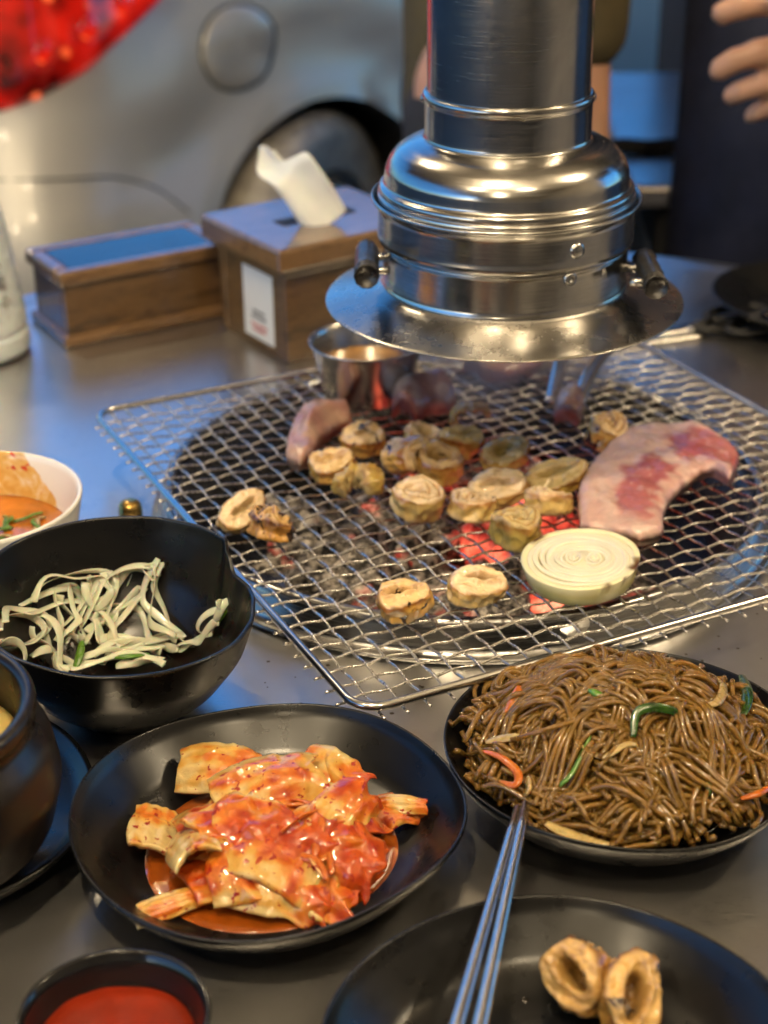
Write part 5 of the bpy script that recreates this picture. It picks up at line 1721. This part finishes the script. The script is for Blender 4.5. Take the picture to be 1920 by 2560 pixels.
cutme = bpy.data.meshes.new_from_object(body.evaluated_get(dg))
body.modifiers.clear()
body.data = cutme
bpy.data.objects.remove(cutter_o)
sharp(body.data, 32)
for p in body.data.polygons:                                    # the inside of the arches is black liner
    c = p.center + CO
    for x, s in wheels:
        if math.hypot(c.x - x, c.z - WZ) < 0.277 and abs(c.y - CO.y) > 0.5 and abs(abs(p.normal.y)) < 0.8 or (math.hypot(c.x - x, c.z - WZ) < 0.273 and abs(c.y - CO.y) < 0.62):
            p.material_index = 1

tyre_p = rounded([(0.20, -0.085), (0.262, -0.092), (0.284, -0.08), (WR, -0.06), (WR, 0.06), (0.284, 0.08), (0.262, 0.092), (0.20, 0.085)], 0.012)
rim_p = [(0.001, 0.035), (0.05, 0.04), (0.06, 0.062), (0.085, 0.058), (0.09, 0.03), (0.165, 0.02), (0.178, 0.045), (0.192, 0.075), (0.203, 0.08), (0.204, -0.08), (0.17, -0.08), (0.16, 0.0)]


def spoke(k):
    a = 2 * math.pi * k / 7
    vf = box(0.125, 0.034, 0.016, 0.004, (0.12, 0, 0.052))
    return xf(vf, Matrix.Rotation(a, 4, 'Z'))


for x, s in wheels:
    w = bpy.data.objects.new('wheel', None)
    COL.objects.link(w)
    w.parent = car
    w.location = Vector((x, CO.y + s * 0.768, WZ)) - CO
    w.rotation_euler = (R(90) if s < 0 else R(-90), 0, 0.3)
    w.scale = (0.858, 0.858, 0.858)
    obj('tyre', lathe_open(tyre_p, 64), MAT['rubber'], w)
    obj('rim', lathe_open(rim_p, 48), MAT['alloy'], w)
    for k in range(7):
        obj('spoke', spoke(k), MAT['alloy'], w)


def lens(u, v, q, side):
    # lower edge climbs from the tail corner up towards the wheel, upper edge is higher up
    lo = cr([(-0.606, -0.060), (-0.546, -0.052), (-0.476, -0.035), (-0.406, -0.012), (-0.336, 0.016), (-0.236, 0.062), (-0.156, 0.115)], u)
    hi = cr([(-0.581, 0.14), (-0.546, 0.17), (-0.486, 0.19), (-0.406, 0.22), (-0.326, 0.22), (-0.226, 0.195), (-0.158, 0.13)], u)
    x = lo.x + (hi.x - lo.x) * v
    z = lo.y + (hi.y - lo.y) * v
    x = max(x, rear_x(z) + 0.004)
    y = side_y(x, z)
    e = min(u, 1 - u, v, 1 - v)
    bulge = 0.012 * min(1, e * 10) ** 0.5
    yy = y - (bulge if q > 0 else -0.01)
    if side > 0:
        yy = 2 * CO.y - yy
    return Vector((x - (0.004 if q > 0 else 0), yy, z)) - CO


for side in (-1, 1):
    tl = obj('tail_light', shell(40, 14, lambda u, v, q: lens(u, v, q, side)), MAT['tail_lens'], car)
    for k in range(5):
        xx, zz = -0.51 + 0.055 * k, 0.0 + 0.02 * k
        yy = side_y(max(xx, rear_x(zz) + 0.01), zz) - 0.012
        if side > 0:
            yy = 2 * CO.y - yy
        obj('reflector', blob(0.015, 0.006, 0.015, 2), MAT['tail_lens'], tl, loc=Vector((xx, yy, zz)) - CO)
fd = Vector((-0.108, 0, 0.002))
fdy = side_y(fd.x, fd.z)
slope = math.atan2(side_y(fd.x, fd.z + 0.04) - side_y(fd.x, fd.z - 0.04), 0.08)


def on_skin(r, a, off):
    x, z = fd.x + 0.067 * r * math.cos(a), fd.z + 0.051 * r * math.sin(a)
    hit = skin.ray_cast(Vector((x, -2.0, z)) - Vector((CO.x, 0, CO.z)), Vector((0, 1, 0)))[0]
    return hit - Vector((0, off, 0))


from mathutils.bvhtree import BVHTree
skin = BVHTree.FromPolygons([v.co for v in body.data.vertices], [tuple(p.vertices) for p in body.data.polygons])
fv, ff = [], []
for r_, off in ((0.30, 0.0035), (0.6, 0.0035), (0.9, 0.0032), (0.97, 0.0022), (1.0, -0.002)):
    fv += [on_skin(r_, 2 * math.pi * k_ / 56, off) for k_ in range(56)]
for i_ in range(4):
    ff += [(i_ * 56 + k_, i_ * 56 + (k_ + 1) % 56, (i_ + 1) * 56 + (k_ + 1) % 56, (i_ + 1) * 56 + k_) for k_ in range(56)]
ff.append(tuple(range(56)))
door = obj('fuel_door', (fv, ff), MAT['car_paint'], car, autos=60)
obj('seam', tube([on_skin(1.04, 2 * math.pi * k_ / 56, 0.0004) for k_ in range(56)], 0.0016, 6, True), MAT['dark_plastic'], door)
for s in (-1, 1):
    def pane(x0, x1, z0, z1):
        def f(u, v, q):
            z = z0 + (z1 - z0) * v
            x = x0 + (x1 - x0) * u + (0.10 * v if x0 < 0.2 else 0)
            y = side_y(x, z) - 0.004 * q - 0.001
            return Vector((x, y if s < 0 else 2 * CO.y - y, z)) - CO
        return f
    obj('side_window', shell(12, 6, pane(0.55, 1.02, 0.36, 0.60)), MAT['car_glass'], car)
    obj('side_window', shell(12, 6, pane(1.10, 1.55, 0.36, 0.58)), MAT['car_glass'], car)
    for xs in (0.46, 1.32):
        P = [Vector((xs, side_y(xs, z), z)) for z in (-0.42, -0.2, 0.0, 0.15, 0.22)]
        P = [Vector((p.x, p.y if s < 0 else 2 * CO.y - p.y, p.z)) - CO for p in P]
        obj('door_seam', tube(P, 0.003, 6), MAT['dark_plastic'], car)
    P = [Vector((x_, side_y(x_, z_), z_)) for x_, z_ in ((-0.56, -0.100), (-0.50, -0.098), (-0.42, -0.102), (-0.34, -0.115), (-0.28, -0.140), (-0.245, -0.175))]
    P = [Vector((p.x, p.y if s < 0 else 2 * CO.y - p.y, p.z)) - CO for p in P]
    obj('bumper_seam', tube(spline(P, 24), 0.0012, 6), MAT['dark_plastic'], car)
    hp = Vector((0.60, side_y(0.60, 0.12) - 0.012, 0.12))
    obj('door_handle', box(0.14, 0.014, 0.022, 0.005), MAT['car_paint'], car, loc=Vector((hp.x, hp.y if s < 0 else 2 * CO.y - hp.y, hp.z)) - CO)

# ------------------------------------------------------------------ neighbouring steel table
nt2 = thing('neighbour_table', 'steel table further back shining blue with sky, between the hood and the person in navy', 'table', (0.43, 1.77, GROUND), R(-2))
obj('table_top', box(0.62, 0.50, 0.022, 0.005), MAT['table_steel'], nt2, False, (0.12, 0.0, 0.738))
obj('apron_rail', box(0.56, 0.44, 0.06, 0.004), MAT['dark_wall'], nt2, False, (0.12, 0.0, 0.696))
for sx in (-0.13, 0.37):
    for sy in (-0.19, 0.19):
        obj('leg', box(0.03, 0.03, 0.666, 0.004), MAT['alloy'], nt2, False, (sx, sy, 0.333))
ly = (0.2766, 1.6403, 0.012)
tag(obj('towel', shell(20, 8, lambda u, v, q: (0.16 * (u - 0.5), 0.016 * (v - 0.5), 0.007 * math.sin(math.pi * v) + 0.001 * math.sin(u * 20) + 0.006 * max(q, -0.1))), MAT['dark_cloth'], loc=(ly[0] + 0.03, ly[1], 0.001), rot=(0, 0, R(-2))), 'dark rolled towel lying across the blue shining steel table', 'towel')


# ------------------------------------------------------------------ people
def capsules(segs, vox=0.008):
    parts = []
    for a, ra, b, rb in segs:
        a, b = Vector(a), Vector(b)
        n = max(3, int((b - a).length / 0.02))
        d = (b - a).normalized()
        P, Q = [], []
        for i in range(6):
            t = -math.cos(math.pi / 2 * i / 6)
            P.append(a + d * ra * t); Q.append(max(0.0005, ra * math.sqrt(max(0, 1 - t * t))))
        for i in range(n + 1):
            P.append(a.lerp(b, i / n)); Q.append(ra + (rb - ra) * i / n)
        for i in range(1, 7):
            t = math.sin(math.pi / 2 * i / 6)
            P.append(b + d * rb * t); Q.append(max(0.0005, rb * math.sqrt(max(0, 1 - t * t))))
        parts.append(tube(P, Q, 14))
    return join(*parts)


def fused(name, segs, mat, parent, loc, vox=0.008, sm=6, extra=None):
    vf = capsules(segs)
    if extra:
        vf = join(vf, *extra)
    o = obj(name, vf, mat, parent, loc=loc)
    m = o.modifiers.new('fuse', 'REMESH')
    m.mode = 'VOXEL'
    m.voxel_size = vox
    m.use_smooth_shade = True
    s = o.modifiers.new('soft', 'SMOOTH')
    s.factor = 0.5
    s.iterations = sm
    bpy.context.view_layer.update()
    dgx = bpy.context.evaluated_depsgraph_get()
    me = bpy.data.meshes.new_from_object(o.evaluated_get(dgx))
    o.modifiers.clear()
    o.data = me
    return o


def head_extra(c, face):
    """skull, jaw, nose, brow, ears on the neck; face = unit vector the head looks along"""
    f = Vector(face).normalized()
    sd = Vector((0, 0, 1)).cross(f)
    def bl(p, r, s=0):
        return shift(blob(r[0], r[1], r[2], 3), p)
    c = Vector(c)
    rot = Matrix((( -sd.x, f.x, 0), (-sd.y, f.y, 0), (0, 0, 1))).to_4x4()
    def e(off, r):
        return shift(xf(blob(*r, 3), rot), c + sd * off[0] + f * off[1] + Vector((0, 0, off[2])))
    return [e((0, -0.01, 0.03), (0.074, 0.092, 0.085)), e((0, 0.02, -0.045), (0.055, 0.062, 0.062)), e((0, 0.092, -0.012), (0.011, 0.016, 0.020)), e((0, 0.080, 0.028), (0.045, 0.012, 0.010)),
            e((0, 0.083, -0.053), (0.022, 0.007, 0.006)), e((0.075, -0.005, 0.0), (0.008, 0.018, 0.028)), e((-0.075, -0.005, 0.0), (0.008, 0.018, 0.028))]


def finger(base, d1, l1, d2, l2, d3, l3, r):
    b = Vector(base)
    out = []
    for d, l, r0, r1 in ((d1, l1, r, r * 0.95), (d2, l2, r * 0.95, r * 0.88), (d3, l3, r * 0.88, r * 0.78)):
        e = b + Vector(d).normalized() * l
        m_ = b.lerp(e, 0.5)
        out.append((b, r0, m_, r0 * 0.86))
        out.append((m_, r0 * 0.86, e, r1))
        b = e
    return out


# the person in navy standing at the far right of the table
HP = Vector((0.2983, 1.24, 0.1905))            # their left hand (palm), held out over the table
PB = Vector((0.455, 1.60, 0.0))
hipz = 0.11
skin1 = []
palm = HP + Vector((0.006, 0.008, -0.004))
wrist = HP + Vector((0.062, 0.045, 0.004))
skin1 += [(wrist, 0.021, palm + 1.25 * Vector((0.02, 0.01, 0)), 0.024), (palm + 1.25 * Vector((0.02, 0.012, 0.012)), 0.016, palm + 1.25 * Vector((-0.005, -0.004, 0.014)), 0.013), (palm + 1.25 * Vector((0.02, 0.012, -0.02)), 0.015, palm + 1.25 * Vector((-0.004, -0.002, -0.018)), 0.0125)]
skin1 += finger(palm + 1.25 * Vector((-0.002, -0.006, 0.018)), (-1, -0.25, 0.22), 0.026, (-1, -0.1, -0.15), 0.020, (-1, 0.1, -0.42), 0.013, 0.0121)
skin1 += finger(palm + 1.25 * Vector((-0.004, -0.002, -0.004)), (-1, -0.2, -0.18), 0.026, (-1, 0.0, -0.35), 0.018, (-0.8, 0.3, -0.6), 0.012, 0.0116)
skin1 += finger(palm + 1.25 * Vector((-0.002, 0.000, -0.022)), (-1, -0.1, -0.3), 0.022, (-1, 0.2, -0.35), 0.015, (-0.6, 0.5, -0.5), 0.010, 0.0104)
skin1 += finger(palm + 1.25 * Vector((0.004, 0.004, -0.036)), (-0.9, 0.0, -0.35), 0.017, (-0.8, 0.3, -0.4), 0.012, (-0.4, 0.6, -0.4), 0.009, 0.0092)
skin1 += finger(palm + 1.25 * Vector((0.022, -0.010, 0.016)), (-0.55, -0.7, 0.35), 0.026, (-0.9, -0.3, 0.15), 0.022, (-1, 0.0, -0.1), 0.016, 0.0125)
elbL = Vector((0.70, 1.42, 0.30))
shL = Vector((0.68, 1.60, 0.57))
shR = Vector((0.35, 1.60, 0.57))
elbR = Vector((0.345, 1.66, 0.28))
handR = Vector((0.45, 1.55, 0.10))
skin1 += [(elbL, 0.038, wrist, 0.023), (shL, 0.05, elbL, 0.04), (shR, 0.05, elbR, 0.04), (elbR, 0.038, handR + Vector((0.02, 0.03, 0.004)), 0.021), (handR + Vector((0.02, 0.03, 0)), 0.022, handR, 0.024)]
skin1 += finger(handR + Vector((-0.004, -0.01, 0.014)), (-0.8, -0.6, -0.1), 0.024, (-0.3, -0.6, -0.7), 0.020, (0.3, -0.3, -0.8), 0.012, 0.0095)
skin1 += finger(handR + Vector((-0.004, -0.01, 0.000)), (-0.8, -0.6, -0.2), 0.024, (-0.2, -0.6, -0.7), 0.019, (0.4, -0.2, -0.8), 0.012, 0.0095)
skin1 += finger(handR + Vector((-0.002, -0.008, -0.014)), (-0.8, -0.5, -0.3), 0.022, (-0.1, -0.5, -0.7), 0.017, (0.5, -0.1, -0.7), 0.011, 0.009)
skin1 += finger(handR + Vector((0.002, -0.004, -0.026)), (-0.7, -0.4, -0.4), 0.018, (0, -0.4, -0.7), 0.014, (0.5, 0, -0.6), 0.010, 0.008)
skin1 += finger(handR + Vector((0.010, -0.012, 0.016)), (-0.2, -0.9, 0.1), 0.022, (-0.4, -0.7, -0.4), 0.018, (-0.3, -0.5, -0.7), 0.013, 0.011)
sp = Vector((0.515, 1.62, 0))
skin1 += [(shL, 0.055, shR, 0.055), (sp + Vector((0, 0, 0.50)), 0.12, sp + Vector((0, 0, hipz)), 0.115), (sp + Vector((0.07, 0, 0.45)), 0.09, sp + Vector((0.07, 0, 0.2)), 0.09), (sp + Vector((-0.07, 0, 0.45)), 0.09, sp + Vector((-0.07, 0, 0.2)), 0.09),
          (sp + Vector((0, 0, 0.58)), 0.05, sp + Vector((0, -0.015, 0.68)), 0.048)]
for s in (-1, 1):
    skin1 += [(sp + Vector((s * 0.085, 0, hipz - 0.02)), 0.088, sp + Vector((s * 0.10, -0.01, -0.30)), 0.056), (sp + Vector((s * 0.10, -0.01, -0.30)), 0.054, sp + Vector((s * 0.105, 0.02, -0.68)), 0.036),
              (sp + Vector((s * 0.105, 0.03, -0.71)), 0.036, sp + Vector((s * 0.115, -0.13, -0.722)), 0.028)]
p1 = fused('person', skin1, MAT['skin'], None, (0, 0, 0), 0.0045, 4, head_extra((0.515, 1.585, 0.78), (-0.3, -1, -0.35)))
tag(p1, 'person in navy clothes standing at the far side of the table, hand held out', 'person')
shirt = [(shL, 0.068, elbL, 0.056), (elbL, 0.055, elbL.lerp(wrist, 0.80), 0.040), (shR, 0.068, elbR, 0.058), (elbR, 0.058, elbR.lerp(handR, 0.80), 0.042), (shL, 0.075, shR, 0.075),
         (sp + Vector((0, 0, 0.50)), 0.135, sp + Vector((0, 0, 0.03)), 0.14), (sp + Vector((0.085, 0, 0.46)), 0.10, sp + Vector((0.085, 0, 0.02)), 0.115), (sp + Vector((-0.085, 0, 0.46)), 0.10, sp + Vector((-0.085, 0, 0.02)), 0.115)]
fused('shirt', shirt, MAT['navy'], p1, (0, 0, 0), 0.012, 5)
tr = []
for s in (-1, 1):
    tr += [(sp + Vector((s * 0.085, 0, 0.06)), 0.105, sp + Vector((s * 0.10, -0.01, -0.30)), 0.078), (sp + Vector((s * 0.10, -0.01, -0.30)), 0.076, sp + Vector((s * 0.107, 0.02, -0.66)), 0.062)]
fused('trousers', tr, MAT['navy_apron'], p1, (0, 0, 0), 0.012, 5)


def apron(u, v, q):
    x = (u - 0.5) * 0.48
    z = 0.36 - 0.86 * v
    bend = 0.11 * (1 - (2 * u - 1) ** 2) ** 0.5 if abs(2 * u - 1) < 1 else 0
    return (sp.x - 0.01 + x * (0.72 if v < 0.2 else 0.95 + 0.1 * v), sp.y - 0.055 - bend - 0.012 * math.sin(u * 17 + v * 2) * v - 0.05 * min(1, v * 3) * (1 - v * 0.3) - 0.002 * q, z)


obj('apron', shell(40, 24, apron), MAT['navy_apron'], p1)
hm = [shift(blob(0.082, 0.098, 0.082, 3, 0.006, 60, 2), (0.517, 1.60, 0.835)), shift(blob(0.080, 0.06, 0.09, 3, 0.006, 60, 5), (0.523, 1.645, 0.79))]
obj('hair', join(*hm), MAT['hair'], p1)
for s in (-1, 1):
    f = Vector((-0.3, -1, 0)).normalized()
    sdv = Vector((0, 0, 1)).cross(f)
    obj('eye', blob(0.012, 0.012, 0.008, 2), MAT['char_bit'], p1, loc=Vector((0.515, 1.585, 0.79)) + f * 0.074 + sdv * (0.030 * s))
    obj('shoe', blob(0.045, 0.125, 0.042, 3), MAT['dark_plastic'], p1, loc=sp + Vector((s * 0.115, -0.055, -0.712)))

hl = HP + Vector((0.004, -0.012, 0.004))
lf = obj('lettuce_leaf', shell(18, 14, lambda u, v, q: (0.05 * (u - 0.2), 0.03 * (v - 0.5), 0.006 * math.sin(9 * u + 5 * v) + 0.010 * abs(v - 0.5) + 0.0004 * q)), MAT['green_strip'], loc=hl, rot=(R(50), R(-10), 0.2))
tag(lf, 'small green leaf pinched in the hand at the top right corner', 'leaf')

# tongs held behind the hood
tg = thing('tongs', 'steel tongs lying on the grate behind the hood, tips at a dark meat bit', 'tongs', (0.105, 1.005, 0.03))
tipL, tipR = Vector((0.1017, 0.935, 0.032)), Vector((0.1164, 0.9318, 0.032))
top = Vector((0.168, 1.125, 0.040))
o0 = Vector((0.105, 1.005, 0.03))
for tip, sx in ((tipL, -1), (tipR, 1)):
    mid = tip.lerp(top, 0.55) + Vector((0.012 * sx, 0, 0.004))
    obj('arm', tube([p - o0 for p in spline([tip, tip.lerp(mid, 0.35) + Vector((0, 0.004, 0.004)), mid, top], 20)], 0.0048, 8, False, 0.3), MAT['cup_steel'], tg)
obj('hinge', tube([top - o0 + Vector((-0.006, 0, 0)), top - o0 + Vector((0.006, 0, 0))], 0.006, 12), MAT['cup_steel'], tg)

# the person in olive further back, in profile behind the pipe
q0 = Vector((0.112, 1.61, 0))
AY = -0.145
sk2 = [(q0 + Vector((0, 0, 0.10)), 0.075, q0 + Vector((0, 0, 0.48)), 0.085), (q0 + Vector((0, 0, 0.56)), 0.05, q0 + Vector((0.015, 0, 0.66)), 0.047)]
for s in (-1, 1):
    sk2 += [(q0 + Vector((0.0, s * 0.13, 0.50)), 0.048, q0 + Vector((0.045, -s * AY, 0.26)), 0.038), (q0 + Vector((0.045, -s * AY, 0.26)), 0.036, q0 + Vector((0.070, -s * AY, 0.03)), 0.021),
            (q0 + Vector((0.070, -s * AY, 0.03)), 0.021, q0 + Vector((0.072, -s * AY, -0.03)), 0.023)]
for k in range(4):
    for s in (-1, 1):
        b0 = q0 + Vector((0.056 + 0.012 * k, -s * AY, -0.04))
        sk2 += finger(b0, (0.05, 0, -1), 0.026, (-0.1, 0, -1), 0.020, (-0.3, 0, -1), 0.014, 0.0085)
for s in (-1, 1):
    sk2 += finger(q0 + Vector((0.092, -s * AY, -0.01)), (0.5, 0, -1), 0.024, (0.2, 0, -1), 0.02, (0, 0, -1), 0.014, 0.0092)
    sk2 += [(q0 + Vector((0, s * 0.08, 0.08)), 0.085, q0 + Vector((0.01, s * 0.085, -0.31)), 0.055), (q0 + Vector((0.01, s * 0.085, -0.31)), 0.053, q0 + Vector((-0.01, s * 0.09, -0.68)), 0.036), (q0 + Vector((-0.01, s * 0.09, -0.71)), 0.035, q0 + Vector((0.14, s * 0.09, -0.722)), 0.028)]
p2 = fused('person', sk2, MAT['skin'], None, (0, 0, 0), 0.006, 4, head_extra(q0 + Vector((0.02, 0, 0.77)), (1, 0, -0.2)))
tag(p2, 'person in olive shirt mostly hidden behind the steel exhaust pipe, arm hanging', 'person')
fused('shirt', [(q0 + Vector((0, 0, 0.06)), 0.092, q0 + Vector((0, 0, 0.48)), 0.098), (q0 + Vector((0, -0.12, 0.50)), 0.066, q0 + Vector((0, 0.12, 0.50)), 0.066)] + [c_ for s in (-1, 1) for c_ in ((q0 + Vector((0.0, s * 0.13, 0.50)), 0.064, q0 + Vector((0.045, -s * AY, 0.26)), 0.066), (q0 + Vector((0.045, -s * AY, 0.26)), 0.062, q0 + Vector((0.062, -s * AY, 0.155)), 0.040))], MAT['olive'], p2, (0, 0, 0), 0.011, 3)
fused('trousers', [s_ for s in (-1, 1) for s_ in ((q0 + Vector((0, s * 0.075, 0.05)), 0.095, q0 + Vector((0.01, s * 0.085, -0.31)), 0.075), (q0 + Vector((0.01, s * 0.085, -0.31)), 0.073, q0 + Vector((-0.01, s * 0.09, -0.66)), 0.06))], MAT['dark_cloth'], p2, (0, 0, 0), 0.012, 4)
obj('hair', join(shift(blob(0.10, 0.082, 0.085, 3, 0.006, 60, 2), q0 + Vector((0.008, 0, 0.825))), shift(blob(0.06, 0.078, 0.09, 3, 0.006, 60, 4), q0 + Vector((-0.035, 0, 0.78)))), MAT['hair'], p2)
for s in (-1, 1):
    obj('eye', blob(0.012, 0.012, 0.008, 2), MAT['char_bit'], p2, loc=q0 + Vector((0.094, s * 0.030, 0.78)))
    obj('shoe', blob(0.125, 0.045, 0.042, 3), MAT['dark_plastic'], p2, loc=q0 + Vector((0.06, s * 0.09, -0.712)))

# ------------------------------------------------------------------ smoke drawn towards the hood
def smoke_mat():
    m = bpy.data.materials.new('smoke')
    m.use_nodes = True
    nt = m.node_tree
    nt.nodes.clear()
    out = nt.nodes.new('ShaderNodeOutputMaterial')
    pv = nt.nodes.new('ShaderNodeVolumePrincipled')
    pv.inputs['Color'].default_value = (0.80, 0.82, 0.86, 1)
    pv.inputs['Anisotropy'].default_value = 0.2
    v = coords(nt, (1, 1, 0.55))
    f = tex(nt, v, 38, 4, 0.6, 0.8)
    tc = nt.nodes.new('ShaderNodeTexCoord')
    ln = nt.nodes.new('ShaderNodeVectorMath')
    ln.operation = 'LENGTH'
    mp = nt.nodes.new('ShaderNodeMapping')
    mp.inputs['Scale'].default_value = (1 / 0.075, 1 / 0.070, 1 / 0.060)
    nt.links.new(tc.outputs['Object'], mp.inputs['Vector'])
    nt.links.new(mp.outputs['Vector'], ln.inputs[0])
    fall = nt.nodes.new('ShaderNodeMapRange')
    fall.inputs['From Min'].default_value = 0.35
    fall.inputs['From Max'].default_value = 1.0
    fall.inputs['To Min'].default_value = 1.0
    fall.inputs['To Max'].default_value = 0.0
    nt.links.new(ln.outputs['Value'], fall.inputs['Value'])
    dn = nt.nodes.new('ShaderNodeMapRange')
    dn.inputs['From Min'].default_value = 0.42
    dn.inputs['From Max'].default_value = 0.70
    dn.inputs['To Min'].default_value = 0.0
    dn.inputs['To Max'].default_value = 17.0
    nt.links.new(f, dn.inputs['Value'])
    mu = nt.nodes.new('ShaderNodeMath')
    mu.operation = 'MULTIPLY'
    nt.links.new(fall.outputs[0], mu.inputs[0])
    nt.links.new(dn.outputs[0], mu.inputs[1])
    nt.links.new(mu.outputs[0], pv.inputs['Density'])
    nt.links.new(pv.outputs[0], out.inputs['Volume'])
    return m


sm = obj('smoke', blob(0.080, 0.074, 0.060, 3), smoke_mat(), loc=(0.070, 0.905, 0.085))
tag(sm, 'thin grey smoke rising from the grate under the hood', 'smoke', kind='stuff')
